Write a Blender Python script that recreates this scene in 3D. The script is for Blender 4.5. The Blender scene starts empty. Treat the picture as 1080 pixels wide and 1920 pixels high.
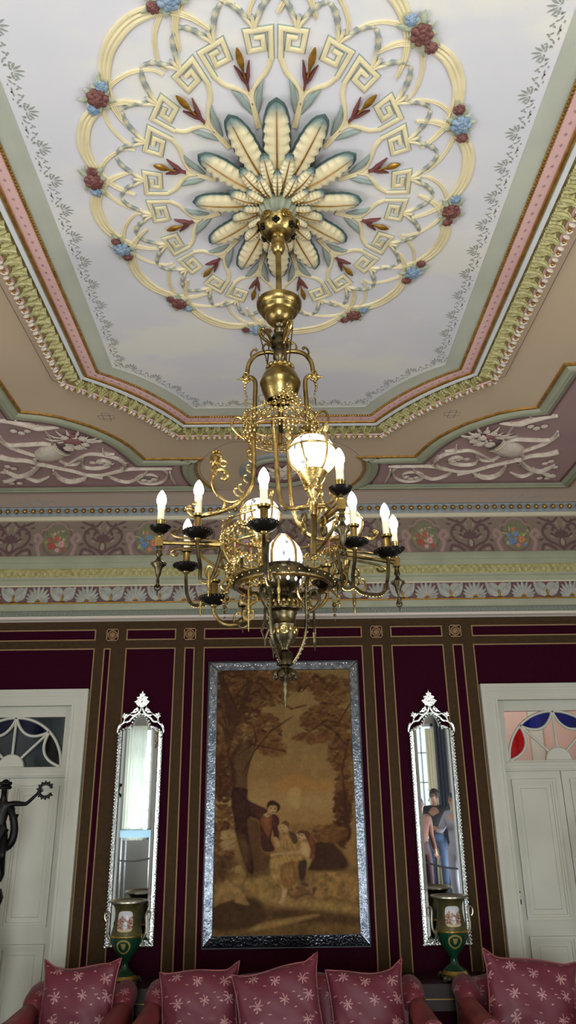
PW_REAR, PW_SIDE, WORLD, EXPO = 110.0, 112.0, 2.2, 0.12
import bpy, bmesh, math, random
import numpy as np
from mathutils import Vector, Matrix, Quaternion
PI = math.pi
rnd = random.Random(7)
S = bpy.context.scene
COL = S.collection

# ------------------------------------------------------------------ camera model (plain perspective, fitted to the place)
CAM_F, CAM_P, CAM_Y, CAM_R = 1388.0, 0.377416, 0.0106327, -0.0141593
CAM_H = 1.75
WALL_Y = 5.7
CEIL_Z = 4.1
def cam_axes():
    cy, sy = math.cos(CAM_Y), math.sin(CAM_Y); cp, sp = math.cos(CAM_P), math.sin(CAM_P)
    f = Vector((sy*cp, cy*cp, sp)); r = Vector((cy, -sy, 0)); u = r.cross(f)
    c, s = math.cos(CAM_R), math.sin(CAM_R)
    return f, c*r+s*u, c*u-s*r
AF, AR, AU = cam_axes()
def ray(px, py): return AF + AR*((px-540)/CAM_F) + AU*((960-py)/CAM_F)
def at(px, py, Y=WALL_Y):
    d = ray(px, py); t = Y/d.y
    return Vector((0, 0, CAM_H)) + d*t
def atc(px, py, Z=CEIL_Z):
    d = ray(px, py); t = (Z-CAM_H)/d.z
    return Vector((0, 0, CAM_H)) + d*t

# ------------------------------------------------------------------ materials
def lin(c):
    o = []
    for v in c[:3]:
        v = v/255.0
        o.append(v/12.92 if v <= 0.04045 else ((v+0.055)/1.055)**2.4)
    return (*o, 1.0)
def nt(m):
    m.use_nodes = True
    return m.node_tree.nodes, m.node_tree.links
def mat(name, rgb, rough=0.6, metal=0.0, rgb2=None, nscale=8.0, bump=0.0, bscale=60.0, spec=0.5, sheen=0.0, lo=0.4, hi=0.65):
    m = bpy.data.materials.new(name); N, L = nt(m)
    b = N['Principled BSDF']
    b.inputs['Base Color'].default_value = lin(rgb)
    b.inputs['Roughness'].default_value = rough
    b.inputs['Metallic'].default_value = metal
    b.inputs['Specular IOR Level'].default_value = spec
    if sheen: b.inputs['Sheen Weight'].default_value = sheen
    if rgb2 or bump:
        tc = N.new('ShaderNodeTexCoord')
    if rgb2:
        n = N.new('ShaderNodeTexNoise'); n.inputs['Scale'].default_value = nscale; n.inputs['Detail'].default_value = 5
        r = N.new('ShaderNodeValToRGB')
        r.color_ramp.elements[0].position = lo; r.color_ramp.elements[1].position = hi
        r.color_ramp.elements[0].color = lin(rgb); r.color_ramp.elements[1].color = lin(rgb2)
        L.new(tc.outputs['Object'], n.inputs['Vector']); L.new(n.outputs['Fac'], r.inputs['Fac'])
        L.new(r.outputs['Color'], b.inputs['Base Color'])
    if bump:
        n = N.new('ShaderNodeTexNoise'); n.inputs['Scale'].default_value = bscale; n.inputs['Detail'].default_value = 3
        k = N.new('ShaderNodeBump'); k.inputs['Strength'].default_value = bump; k.inputs['Distance'].default_value = 0.01
        L.new(tc.outputs['Object'], n.inputs['Vector']); L.new(n.outputs['Fac'], k.inputs['Height'])
        L.new(k.outputs['Normal'], b.inputs['Normal'])
    return m
def mat_vc(name, rough=0.6, spec=0.4, bump=0.0, bscale=200.0):
    m = bpy.data.materials.new(name); N, L = nt(m)
    b = N['Principled BSDF']; a = N.new('ShaderNodeVertexColor'); a.layer_name = 'Col'
    L.new(a.outputs['Color'], b.inputs['Base Color'])
    b.inputs['Roughness'].default_value = rough; b.inputs['Specular IOR Level'].default_value = spec
    if bump:
        tc = N.new('ShaderNodeTexCoord')
        n = N.new('ShaderNodeTexNoise'); n.inputs['Scale'].default_value = bscale
        k = N.new('ShaderNodeBump'); k.inputs['Strength'].default_value = bump; k.inputs['Distance'].default_value = 0.004
        L.new(tc.outputs['Object'], n.inputs['Vector']); L.new(n.outputs['Fac'], k.inputs['Height']); L.new(k.outputs['Normal'], b.inputs['Normal'])
    return m
def mat_emit(name, rgb, strength, back=None):
    m = bpy.data.materials.new(name); N, L = nt(m)
    b = N['Principled BSDF']; b.inputs['Base Color'].default_value = lin(back or rgb)
    b.inputs['Emission Color'].default_value = lin(rgb); b.inputs['Emission Strength'].default_value = strength
    b.inputs['Roughness'].default_value = 0.3
    return m

# ------------------------------------------------------------------ mesh builder
class MB:
    def __init__(s): s.v, s.f, s.c, s.M, s.col, s.mi, s.m = [], [], [], None, None, [], 0
    def pt(s, p):
        p = Vector(p)
        if s.M is not None: p = s.M @ p
        s.v.append(p); s.c.append(s.col); return len(s.v)-1
    def face(s, ids): s.f.append(tuple(ids)); s.mi.append(s.m)
    def box(s, a, b):
        x0, y0, z0 = [min(a[i], b[i]) for i in range(3)]; x1, y1, z1 = [max(a[i], b[i]) for i in range(3)]
        i = [s.pt(p) for p in ((x0,y0,z0),(x1,y0,z0),(x1,y1,z0),(x0,y1,z0),(x0,y0,z1),(x1,y0,z1),(x1,y1,z1),(x0,y1,z1))]
        for q in ((0,3,2,1),(4,5,6,7),(0,1,5,4),(1,2,6,5),(2,3,7,6),(3,0,4,7)): s.face([i[k] for k in q])
    def grid(s, fn, nu, nv, closeu=False, closev=False):
        ids = [[s.pt(fn(i, j)) for j in range(nv)] for i in range(nu)]
        for i in range(nu if closeu else nu-1):
            for j in range(nv if closev else nv-1):
                s.face((ids[i][j], ids[(i+1) % nu][j], ids[(i+1) % nu][(j+1) % nv], ids[i][(j+1) % nv]))
        return ids
    def lathe(s, prof, seg=24, c=(0,0,0), rib=None):
        cx, cy, cz = c; rows = []
        for r, z in prof:
            row = []
            for k in range(seg):
                a = 2*PI*k/seg; rr = r*(1+(rib(a, z) if rib else 0))
                row.append(s.pt((cx+rr*math.cos(a), cy+rr*math.sin(a), cz+z)))
            rows.append(row)
        for i in range(len(rows)-1):
            for k in range(seg):
                s.face((rows[i][k], rows[i][(k+1) % seg], rows[i+1][(k+1) % seg], rows[i+1][k]))
        if prof[0][0] > 1e-5: s.face(rows[0][::-1])
        if prof[-1][0] > 1e-5: s.face(rows[-1])
    def openlathe(s, prof, seg=24, c=(0,0,0)):
        cx, cy, cz = c
        s.grid(lambda i, j: (cx+prof[j][0]*math.cos(2*PI*i/seg), cy+prof[j][0]*math.sin(2*PI*i/seg), cz+prof[j][1]), seg, len(prof), closeu=True)
    def tube(s, pts, r, seg=8, closed=False, up=None, flat=1.0):
        """r: radius or list; up: fixed frame direction; flat: squash along up"""
        P = [Vector(p) for p in pts]; n = len(P)
        R = r if isinstance(r, (list, tuple)) else [r]*n
        rows, prev = [], None
        for i in range(n):
            if closed: t = P[(i+1) % n]-P[i-1]
            else: t = P[min(i+1, n-1)]-P[max(i-1, 0)]
            if t.length < 1e-9: t = Vector((0,0,1))
            t.normalize()
            if up is not None:
                u = Vector(up); u = u-t*u.dot(t)
                if u.length < 1e-4: u = t.orthogonal()
                u.normalize()
            else:
                u = prev if prev is not None else t.orthogonal()
                u = u-t*u.dot(t)
                if u.length < 1e-5: u = t.orthogonal()
                u.normalize(); prev = u
            w = t.cross(u)
            rows.append([s.pt(P[i]+(w*math.cos(2*PI*k/seg)+u*(flat*math.sin(2*PI*k/seg)))*R[i]) for k in range(seg)])
        for i in range(n if closed else n-1):
            a, b = rows[i], rows[(i+1) % n]
            for k in range(seg): s.face((a[k], a[(k+1) % seg], b[(k+1) % seg], b[k]))
        if not closed:
            s.face(rows[0][::-1]); s.face(rows[-1])
    def ball(s, c, r, seg=8, rings=6, sc=(1,1,1)):
        s.lathe_at([(max(1e-6, r*math.sin(PI*i/rings)), -r*math.cos(PI*i/rings)) for i in range(rings+1)], seg, c, sc)
    def lathe_at(s, prof, seg, c, sc=(1,1,1)):
        c = Vector(c); rows = []
        for r, z in prof:
            if r <= 2e-6: rows.append([s.pt(c+Vector((0,0,z*sc[2])))])
            else: rows.append([s.pt(c+Vector((r*math.cos(2*PI*k/seg)*sc[0], r*math.sin(2*PI*k/seg)*sc[1], z*sc[2]))) for k in range(seg)])
        for a, b in zip(rows, rows[1:]):
            for k in range(seg):
                k2 = (k+1) % seg
                q = [a[k % len(a)], a[k2 % len(a)], b[k2 % len(b)], b[k % len(b)]]
                u = []
                for x in q:
                    if x not in u: u.append(x)
                if len(u) > 2: s.face(u)
    def prism(s, poly, d0, d1, bevel=0.0):
        """poly [(u,v)], from depth d0 to d1 (local z); optional inset bevel at d1"""
        n = len(poly)
        a = [s.pt((u, v, d0)) for u, v in poly]
        if bevel:
            q = inset(poly, bevel)
            m = [s.pt((u, v, d1-bevel if d1 > d0 else d1+bevel)) for u, v in poly]; b = [s.pt((u, v, d1)) for u, v in q]
            for k in range(n):
                s.face((a[k], a[(k+1) % n], m[(k+1) % n], m[k])); s.face((m[k], m[(k+1) % n], b[(k+1) % n], b[k]))
        else:
            b = [s.pt((u, v, d1)) for u, v in poly]
            for k in range(n): s.face((a[k], a[(k+1) % n], b[(k+1) % n], b[k]))
        s.face(a[::-1]); s.face(b)
    def torus(s, c, R, r, n=20, seg=6, ax=(0,0,1), sx=1.0):
        ax = Vector(ax).normalized(); u = ax.orthogonal().normalized(); w = ax.cross(u)
        if abs(ax.z) < 0.5: w = Vector((0,0,1)); u = w.cross(ax).normalized()
        c = Vector(c)
        s.tube([c+u*(R*math.cos(2*PI*k/n))*sx+w*(R*math.sin(2*PI*k/n)) for k in range(n)], r, seg, closed=True)
def inset(poly, d):
    n = len(poly); A = sum(poly[i][0]*poly[(i+1) % n][1]-poly[(i+1) % n][0]*poly[i][1] for i in range(n))
    sg = 1 if A > 0 else -1; o = []
    for i in range(n):
        p = Vector(poly[i]); a = (p-Vector(poly[i-1])); b = (Vector(poly[(i+1) % n])-p)
        if a.length < 1e-9 or b.length < 1e-9: o.append(tuple(p)); continue
        a.normalize(); b.normalize()
        na = Vector((-a.y, a.x))*sg; nb = Vector((-b.y, b.x))*sg; m = na+nb
        if m.length < 1e-6: m = na
        m.normalize(); k = max(0.35, m.dot(na)); o.append(tuple(p+m*(d/k)))
    return o
def obj(name, mb, m, parent=None, origin=None, sharp=40, recalc=True, cat=None, label=None, kind=None, group=None, smooth=True):
    me = bpy.data.meshes.new(name)
    vs = mb.v
    if parent is not None and origin is None: origin = parent.get('_o')
    if origin is not None:
        o3 = Vector(origin); vs = [p-o3 for p in vs]
    me.from_pydata([tuple(p) for p in vs], [], mb.f)
    for x in (m if isinstance(m, (list, tuple)) else [m]): me.materials.append(x)
    if any(mb.mi): me.polygons.foreach_set('material_index', mb.mi)
    if any(c is not None for c in mb.c):
        ca = me.color_attributes.new('Col', 'FLOAT_COLOR', 'POINT')
        ca.data.foreach_set('color', [x for c in mb.c for x in (c or (0.5,0.5,0.5,1))])
    if recalc:
        b = bmesh.new(); b.from_mesh(me); bmesh.ops.recalc_face_normals(b, faces=b.faces); b.to_mesh(me); b.free()
    if smooth:
        me.shade_smooth(); me.set_sharp_from_angle(angle=math.radians(sharp))
    o = bpy.data.objects.new(name, me); COL.objects.link(o)
    if parent is not None:
        o.parent = parent
    elif origin is not None: o.location = origin
    if origin is not None: o['_o'] = list(origin)
    if cat: o['category'] = cat
    if label: o['label'] = label
    if kind: o['kind'] = kind
    if group: o['group'] = group
    return o
def thing(name, label, cat, loc=(0,0,0), group=None, kind=None, rot=None):
    o = bpy.data.objects.new(name, None); COL.objects.link(o); o.location = loc
    o.empty_display_size = 0.1; o['_o'] = list(loc)
    if rot: o.rotation_euler = rot
    if label: o['label'] = label
    if cat: o['category'] = cat
    if group: o['group'] = group
    if kind: o['kind'] = kind
    return o
def dup(root, label=None, loc=None, rot=None, scale=None):
    r = root.copy(); COL.objects.link(r)
    if loc is not None: r.location = loc
    if rot is not None: r.rotation_euler = rot
    if scale is not None: r.scale = scale
    if label: r['label'] = label
    for ch in list(root.children):
        c = ch.copy(); COL.objects.link(c); c.parent = r
        for g in list(ch.children):
            d = g.copy(); COL.objects.link(d); d.parent = c
    return r
def struct(name, mb, m, parent=None, **k):
    return obj(name, mb, m, parent, kind='structure', **k)
def MW(x=0, z=0, y=WALL_Y):   # (u,v,d) -> wall facing -Y
    return Matrix(((1,0,0,x),(0,0,-1,y),(0,1,0,z),(0,0,0,1)))
def MC(x=0, y=0, z=CEIL_Z, ang=0.0):     # (u,v,d): v axis points along ang (0 = toward -Y ... top of the picture), d downwards
    s_, c_ = math.sin(ang), math.cos(ang)
    # v -> (sin, -cos), u -> (cos, sin)
    return Matrix(((c_, s_, 0, x),(s_, -c_, 0, y),(0,0,-1,z),(0,0,0,1)))
def spline(pts, n=8, closed=False):
    P = [Vector(p) for p in pts]; out = []; m = len(P)
    for i in range(m if closed else m-1):
        if closed: p0, p1, p2, p3 = P[i-1], P[i], P[(i+1) % m], P[(i+2) % m]
        else: p0, p1, p2, p3 = P[max(i-1,0)], P[i], P[i+1], P[min(i+2,m-1)]
        for k in range(n):
            t = k/n
            out.append(0.5*((2*p1)+(p2-p0)*t+(2*p0-5*p1+4*p2-p3)*t*t+(3*p1-p0-3*p2+p3)*t**3))
    if not closed: out.append(P[-1])
    return out
def lerpl(vals, n):
    o = []
    for i in range(n):
        x = i/(n-1)*(len(vals)-1) if n > 1 else 0; k = min(int(x), len(vals)-2)
        o.append(vals[k]+(vals[k+1]-vals[k])*(x-k))
    return o
def ribbon(mb, pts, w, h, grooves=False, up=(0,0,-1), base=0.0, mitre=False):
    """raised band lying on a surface whose outward direction is up. w,h numbers or lists"""
    P = [Vector(p) for p in pts]; n = len(P); U = Vector(up)
    Wd = lerpl(w, n) if isinstance(w, (list, tuple)) else [w]*n
    H = lerpl(h, n) if isinstance(h, (list, tuple)) else [h]*n
    cs = [(-.5,0),(-.46,.75),(-.3,1),(-.15,.6),(0,.95),(.15,.6),(.3,1),(.46,.75),(.5,0)] if grooves else [(-.5,0),(-.42,.7),(-.2,1),(.2,1),(.42,.7),(.5,0)]
    rows = []
    for i in range(n):
        t = P[min(i+1,n-1)]-P[max(i-1,0)]; t.normalize(); sd = t.cross(U).normalized()
        if mitre and 0 < i < n-1:
            s0 = (P[i]-P[i-1]).normalized().cross(U).normalized(); s1 = (P[i+1]-P[i]).normalized().cross(U).normalized()
            sd = (s0+s1).normalized(); sd = sd/max(.4, sd.dot(s0))
        rows.append([mb.pt(P[i]+sd*(a*Wd[i])+U*(base+b*H[i])) for a, b in cs])
    m = len(cs)
    for i in range(n-1):
        for k in range(m-1): mb.face((rows[i][k], rows[i][k+1], rows[i+1][k+1], rows[i+1][k]))
    mb.face(rows[0]); mb.face(rows[-1][::-1])
def scroll2(cx, cy, r0, r1, a0, a1, n=22):
    return [(cx+(r0+(r1-r0)*k/(n-1))*math.cos(a0+(a1-a0)*k/(n-1)), cy+(r0+(r1-r0)*k/(n-1))*math.sin(a0+(a1-a0)*k/(n-1))) for k in range(n)]
# ------------------------------------------------------------------ palette
M = {}
M['crimson'] = mat('crimson_wall_cloth', (50,8,27), 0.85, rgb2=(44,7,25), nscale=40, bump=0.15, bscale=300, spec=0.05)
M['brown'] = mat('brown_wall_band', (68,50,31), 0.85, rgb2=(61,44,27), nscale=30, bump=0.15, bscale=300, spec=0.2)
M['braid'] = mat('gold_braid', (150,118,80), 0.6, bump=0.6, bscale=160)
M['white'] = mat('white_paint', (196,193,181), 0.45, rgb2=(189,186,173), nscale=3)
M['pale'] = mat('pale_plaster', (205,206,204), 0.8)
M['green'] = mat('sage_paint', (160,160,136), 0.6, rgb2=(150,151,128), nscale=5)
M['greengrey'] = mat('sage_grey_paint', (184,182,166), 0.6, rgb2=(174,173,158), nscale=4)
M['teal'] = mat('grey_leaf_paint', (124,128,114), 0.6)
M['cream'] = mat('cream_paint', (205,192,165), 0.6)
M['pinkwhite'] = mat('pinkish_white_paint', (215,200,190), 0.6)
M['maroon'] = mat('dull_maroon_paint', (110,75,76), 0.7)
M['bluegrey'] = mat('blue_grey_paint', (150,153,155), 0.6)
M['gold'] = mat('gilded_plaster', (196,150,78), 0.32, 0.75, rgb2=(166,120,56), nscale=30)
M['olivegold'] = mat('olive_gold_paint', (180,170,118), 0.5, rgb2=(154,143,88), nscale=40)
M['olive'] = mat('olive_ground_paint', (128,112,70), 0.6)
M['tan'] = mat('tan_ceiling_paint', (206,181,152), 0.75, rgb2=(198,173,145), nscale=1.2)
M['mauve'] = mat('mauve_panel_paint', (168,136,134), 0.75, rgb2=(160,128,128), nscale=2)
M['rose'] = mat('rose_band_paint', (214,170,164), 0.7)
M['lilacwhite'] = mat('white_band_paint', (214,212,212), 0.65)
M['bone'] = mat('bone_relief_paint', (216,200,184), 0.65, rgb2=(200,182,168), nscale=20)
M['purpleline'] = mat('thin_line_paint', (128,112,112), 0.8)
M['darkline'] = mat('stencil_paint', (150,150,142), 0.85)
M['brownpaint'] = mat('brown_cove_paint', (158,136,122), 0.75)

def sky_panel_mat():
    m = bpy.data.materials.new('painted_cloud_ceiling'); N, L = nt(m); b = N['Principled BSDF']
    tc = N.new('ShaderNodeTexCoord'); mp = N.new('ShaderNodeMapping'); mp.inputs['Scale'].default_value = (1.1, 1.9, 1)
    n = N.new('ShaderNodeTexNoise'); n.inputs['Scale'].default_value = 1.5; n.inputs['Detail'].default_value = 6; n.inputs['Roughness'].default_value = 0.55
    r = N.new('ShaderNodeValToRGB'); e = r.color_ramp.elements
    e[0].position = 0.38; e[0].color = lin((211,206,210)); e[1].position = 0.62; e[1].color = lin((224,216,208))
    x = r.color_ramp.elements.new(0.5); x.color = lin((214,208,211))
    L.new(tc.outputs['Object'], mp.inputs['Vector']); L.new(mp.outputs['Vector'], n.inputs['Vector']); L.new(n.outputs['Fac'], r.inputs['Fac'])
    L.new(r.outputs['Color'], b.inputs['Base Color']); b.inputs['Roughness'].default_value = 0.8; b.inputs['Specular IOR Level'].default_value = 0.2
    return m
M['sky'] = sky_panel_mat()

RX, RY0 = 3.3, -3.6      # half width of the room, rear wall
DLX, DRX = -1.995, 2.032  # door centre lines
DW = 0.425                # half opening
DT = 2.475                # opening head

# ---- walls, floor, ceiling
mb = MB()
for x0, x1 in ((-RX-.2, DLX-DW), (DLX+DW, DRX-DW), (DRX+DW, RX+.2)): mb.box((x0, WALL_Y, 0), (x1, WALL_Y+.2, DT))
mb.box((-RX-.2, WALL_Y, DT), (RX+.2, WALL_Y+.2, CEIL_Z+.1))
struct('wall_back', mb, M['crimson'])
mb = MB(); mb.box((-RX-.2, RY0-.2, -.1), (RX+.2, WALL_Y+1.6, 0))
def floor_mat():
    m = bpy.data.materials.new('grey_polished_floor'); N, L = nt(m); b = N['Principled BSDF']
    tc = N.new('ShaderNodeTexCoord'); br = N.new('ShaderNodeTexBrick'); br.inputs['Scale'].default_value = 1.0
    br.inputs['Color1'].default_value = lin((150,146,142)); br.inputs['Color2'].default_value = lin((140,136,133)); br.inputs['Mortar'].default_value = lin((95,90,88))
    br.inputs['Brick Width'].default_value = 1.2; br.inputs['Row Height'].default_value = 0.14; br.inputs['Mortar Size'].default_value = 0.004
    L.new(tc.outputs['Object'], br.inputs['Vector']); L.new(br.outputs['Color'], b.inputs['Base Color']); b.inputs['Roughness'].default_value = 0.35
    return m
M['floor'] = floor_mat()
struct('floor', mb, M['floor'])
mb = MB(); mb.box((-RX-.2, RY0-.2, CEIL_Z), (RX+.2, WALL_Y+.2, CEIL_Z+.12))
struct('ceiling', mb, M['tan'])

# side and rear walls with window openings (z 0.5-3.0)
def wall_with_holes(name, fixed, axis, a0, a1, holes, m):
    mb = MB()
    def bx(p, q, z0, z1):
        lo, hi = fixed
        if axis == 'y': mb.box((lo, p, z0), (hi, q, z1))
        else: mb.box((p, lo, z0), (q, hi, z1))
    c = a0
    for h0, h1, z0, z1 in holes:
        bx(c, h0, 0, CEIL_Z); bx(h0, h1, 0, z0); bx(h0, h1, z1, CEIL_Z); c = h1
    bx(c, a1, 0, CEIL_Z)
    return struct(name, mb, m)
ADDED_SIDE_H = [(-2.2, -1.0, .3, 3.2), (0.1, 1.3, .3, 3.2)]  # side openings are invented, put in to brighten the room and ceiling
REAR_H = [(-3.02, -2.5, .9, 2.9), (-1.78, -1.40, .3, 3.0), (-.8, .8, .3, 3.2), (2.42, 2.92, .75, 2.9)]  # the wide middle opening is an unseen window added for light
REAR_P = [.62, .25, 2.1, 0]
wall_with_holes('wall_left', (-RX-.2, -RX), 'y', RY0-.2, WALL_Y+.2, ADDED_SIDE_H, M['pale'])
wall_with_holes('wall_right', (RX, RX+.2), 'y', RY0-.2, WALL_Y+.2, ADDED_SIDE_H, M['pale'])
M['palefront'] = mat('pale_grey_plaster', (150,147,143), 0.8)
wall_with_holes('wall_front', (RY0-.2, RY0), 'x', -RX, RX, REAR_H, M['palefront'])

# ---- brown bands and braid on the back wall
cols = [(-RX, -1.443), (-1.369, -1.320), (-1.201, -.823), (-.749, -.675), (-.601, .618), (.696, .772), (.846, 1.244), (1.318, 1.395), (1.478, RX)]
ZR0, ZR1, ZM = 2.953, 3.040, 2.893
mb = MB(); y0, y1 = WALL_Y-.006, WALL_Y
mb.box((-RX, y0, ZR1), (RX, y1, 3.14)); mb.box((-RX, y0, ZM), (RX, y1, ZR0))
for (a, b), (c, d) in zip(cols, cols[1:]):
    mb.box((b, y0, ZR0), (c, y1, ZR1))
    z0 = 0.1
    if b < DLX+.55 or c > DRX-.56: z0 = 0.1
    mb.box((b, y0, z0), (c, y1, ZM))
ros_x = [(-1.312), (-.712), (.734), (1.348)]
for x in ros_x:  # brown over narrow columns in the row
    pass
for i in (1, 3, 5, 7): mb.box((cols[i][0], y0, ZR0), (cols[i][1], y1, ZR1))
struct('trim_1', mb, M['brown'])
mb = MB()
def braid_rect(x0, x1, z0, z1, w=.009):
    y = WALL_Y-.013
    for a, b, c, d in ((x0, x1, z1-w, z1), (x0, x1, z0, z0+w), (x0, x0+w, z0+w, z1-w), (x1-w, x1, z0+w, z1-w)):
        mb.box((a, y, c), (b, WALL_Y, d))
for i, (a, b) in enumerate(cols):
    if i in (1, 3, 5, 7): pass
    else: braid_rect(a-.003, b+.003, ZR0, ZR1)
    braid_rect(a-.003, b+.003, 0.1, ZM)
mb.tube([(-RX, WALL_Y-.02, 3.118), (RX, WALL_Y-.02, 3.118)], .007, 6)
struct('trim_2', mb, M['braid'])
# carved square rosettes
for i, x in enumerate(ros_x):
    mb = MB(); z = (ZR0+ZR1)/2; h = .047
    def br(x0, x1, z0, z1): mb.box((x0, WALL_Y-.014, z0), (x1, WALL_Y-.005, z1))
    br(x-h, x+h, z-h, z-h+.008); br(x-h, x+h, z+h-.008, z+h); br(x-h, x-h+.008, z-h, z+h); br(x+h-.008, x+h, z-h, z+h)
    mb.torus((x, WALL_Y-.012, z), .033, .005, 24, 6, (0,1,0))
    mb.ball((x, WALL_Y-.01, z), .015, 10, 6, (1,.6,1))
    for k in range(10):
        a = 2*PI*k/10; mb.ball((x+.019*math.cos(a), WALL_Y-.01, z+.019*math.sin(a)), .007, 6, 4)
    o = struct('trim_%d' % (3+i), mb, M['braid'])
    b2 = MB(); b2.box((x-h+.004, WALL_Y-.008, z-h+.004), (x+h-.004, WALL_Y-.0055, z+h-.004)); struct('rosette_ground', b2, M['maroon_dark'] if 'maroon_dark' in M else M['crimson'], o)

# ---- cornice: mitred sweep round back and side walls
def miter_path(path, off):
    """open path in plan; off>0 shifts to the right-hand side of travel"""
    n = len(path); out = []
    for i in range(n):
        p = Vector(path[i]); ns = []
        for a, b in ((i-1, i), (i, i+1)):
            if a < 0 or b >= n: continue
            t = (Vector(path[b])-Vector(path[a])).normalized(); ns.append(Vector((t.y, -t.x)))
        m = sum(ns, Vector((0,0))); m.normalize(); out.append(p+m*(off/max(.3, m.dot(ns[0]))))
    return out
WPATH = [(-RX, RY0), (-RX, WALL_Y), (RX, WALL_Y), (RX, RY0)]
def za(z, p): return CAM_H+(z-CAM_H)*(WALL_Y-p)/WALL_Y
def cornice(name, prof, m):
    mb = MB(); rows = []
    for p, z in prof: rows.append([mb.pt((q.x, q.y, z)) for q in miter_path(WPATH, p)])
    for a, b in zip(rows, rows[1:]):
        for k in range(len(a)-1): mb.face((a[k], a[k+1], b[k+1], b[k]))
    return struct(name, mb, m, recalc=False, sharp=25)
T = 7
def nx():
    global T
    T += 1; return 'trim_%d' % (T-1)
A = lambda z, p: (p, za(z, p))
cornice(nx(), [(0, 3.10), A(3.123,.03), A(3.13,.045), A(3.15,.045)], M['pinkwhite'])
cornice(nx(), [A(3.15,.045), A(3.155,.05), A(3.185,.058), A(3.197,.052)], M['teal'])
cornice(nx(), [A(3.197,.052), A(3.215,.06), A(3.25,.062)], M['green'])
cornice(nx(), [A(3.25,.062), A(3.253,.07), A(3.262,.07), A(3.263,.05)], M['gold'])
cornice(nx(), [A(3.263,.05), A(3.388,.05)], M['maroon'])
cornice(nx(), [A(3.388,.05), A(3.39,.07), A(3.402,.07)], M['cream'])
cornice(nx(), [A(3.402,.07), A(3.42,.072), A(3.44,.078), A(3.455,.09), A(3.468,.094)], M['green'])
cornice(nx(), [A(3.468,.094), A(3.475,.098), A(3.505,.108), A(3.53,.112), A(3.54,.108)], M['olivegold'])
cornice(nx(), [A(3.54,.108), A(3.55,.115), A(3.585,.117), A(3.59,.123), A(3.625,.126), A(3.647,.12)], M['green'])
cornice(nx(), [A(3.945,.12), A(3.955,.135), A(3.975,.145), A(3.988,.15)], M['cream'])
cornice(nx(), [A(3.988,.15), A(3.99,.145), A(4.07,.16), A(4.078,.18)], M['bluegrey'])
cornice(nx(), [A(4.078,.18), A(4.09,.185), (.20, 4.03), (.225, 4.07), (.26, 4.0995)], M['brownpaint'])
# little leaf ornament rows on the cornice (one carved strip each)
mb = MB(); x = -RX+.05
while x < RX:
    z = za(3.172,.056); y = WALL_Y-.056
    mb.ball((x, y, z), .014, 6, 4, (1,.5,1.5)); x += .034
struct(nx(), mb, M['teal'])
mb = MB(); x = -RX+.05
while x < RX:
    z = za(3.505,.108); y = WALL_Y-.108
    mb.ball((x, y, z), .02, 6, 4, (1,.45,1.6)); mb.ball((x+.024, y, z-.004), .007, 6, 4, (.8,.8,2.6)); x += .048
struct(nx(), mb, M['olivegold'])
# egg-and-dart course: gold balls in blue-grey cups
gb, cb = MB(), MB(); x = -RX+.1; z = za(4.03,.15); y = WALL_Y-.158
while x < RX-.1:
    gb.ball((x, y-.012, z), .0185, 10, 6)
    cb.torus((x, y, z), .026, .005, 14, 5, (0,1,0)); cb.ball((x+.0337, y, z), .006, 6, 4, (.9,.9,3)); x += .0675
struct(nx(), gb, M['gold']); struct(nx(), cb, M['bluegrey'])

# shell frieze: alternating scallops and spiky palmettes, each with a small gilt heart
def leaf_poly(L, W, n=8):
    a = [(W*math.sin(PI*k/n)**.8*(1 if True else 1), L*k/n) for k in range(n+1)]
    return a[:-1]+[(0, L)]+[(-x, y) for x, y in a[-2:0:-1]]
def petal_mesh(mb, M_, L, W, d, curl=.3, n=7, e=5):
    """domed leaf from origin along v"""
    old = mb.M; mb.M = M_
    mb.grid(lambda i, j: (W*(j/(e-1)*2-1)*max(.02, math.sin(PI*(.08+.86*i/(n-1)))**.7), L*i/(n-1), d*(1-(j/(e-1)*2-1)**2)*(.25+.75*math.sin(PI*min(1,.1+.9*i/(n-1)))) + d*curl*(i/(n-1))**2), n, e)
    mb.M = old
SH = 0.131
z0 = za(3.265,.05)
k = 0; x = -RX+.06
M['shellgrey'] = mat('grey_white_shell_paint', (176,174,166), 0.6, rgb2=(156,155,148), nscale=30)
def shell(spiky):
    a, g = MB(), MB()
    if spiky:
        for i, (ang, L) in enumerate([(-88,.074),(-70,.088),(-52,.100),(-34,.112),(-17,.120),(0,.126),(17,.120),(34,.112),(52,.100),(70,.088),(88,.074)]):
            petal_mesh(a, Matrix.Translation((0,.004,.001*(5-abs(i-5)))) @ Matrix.Rotation(math.radians(-ang), 4, 'Z'), L, .0145, .016, .6)
    else:
        for s_ in (-1, 1):
            for i in range(6):
                pts = [(s_*(.004+(.080-.012*i)*math.sin(u*PI/2)**.8), .006+(.112-.012*i)*(1-math.cos(u*PI/2*1.25))*.78, .010*math.sin(u*PI)+.004) for u in [q/8 for q in range(9)]]
                a.tube(pts, [.006,.008,.010,.011,.0115,.0115,.011,.009,.006], 6, flat=.7, up=(0,0,1))
            a.ball((s_*.04, .066, 0), .05, 12, 6, (.86, 1.12, .16))
    g.prism([(-.022,0),(.022,0),(.010,.02),(.003,.062),(-.003,.062),(-.010,.02)], 0, .016, .004)
    return a, g
protos = []
for sp in (0, 1):
    a, g = shell(sp)
    for mbx in (a, g):
        mw = MW(0, 0, 0)
        mbx.v = [mw @ p for p in mbx.v]
    o = obj('shell_ornament', a, M['shellgrey'], kind='structure', origin=(0,0,0)); o.location = (0,0,0)
    gg = obj('shell_heart', g, M['gold'], o)
    protos.append(o)
first = True
fr = thing('trim_%d' % T, None, None, (0, WALL_Y-.05, z0), kind='structure'); T += 1
i = 0
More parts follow.
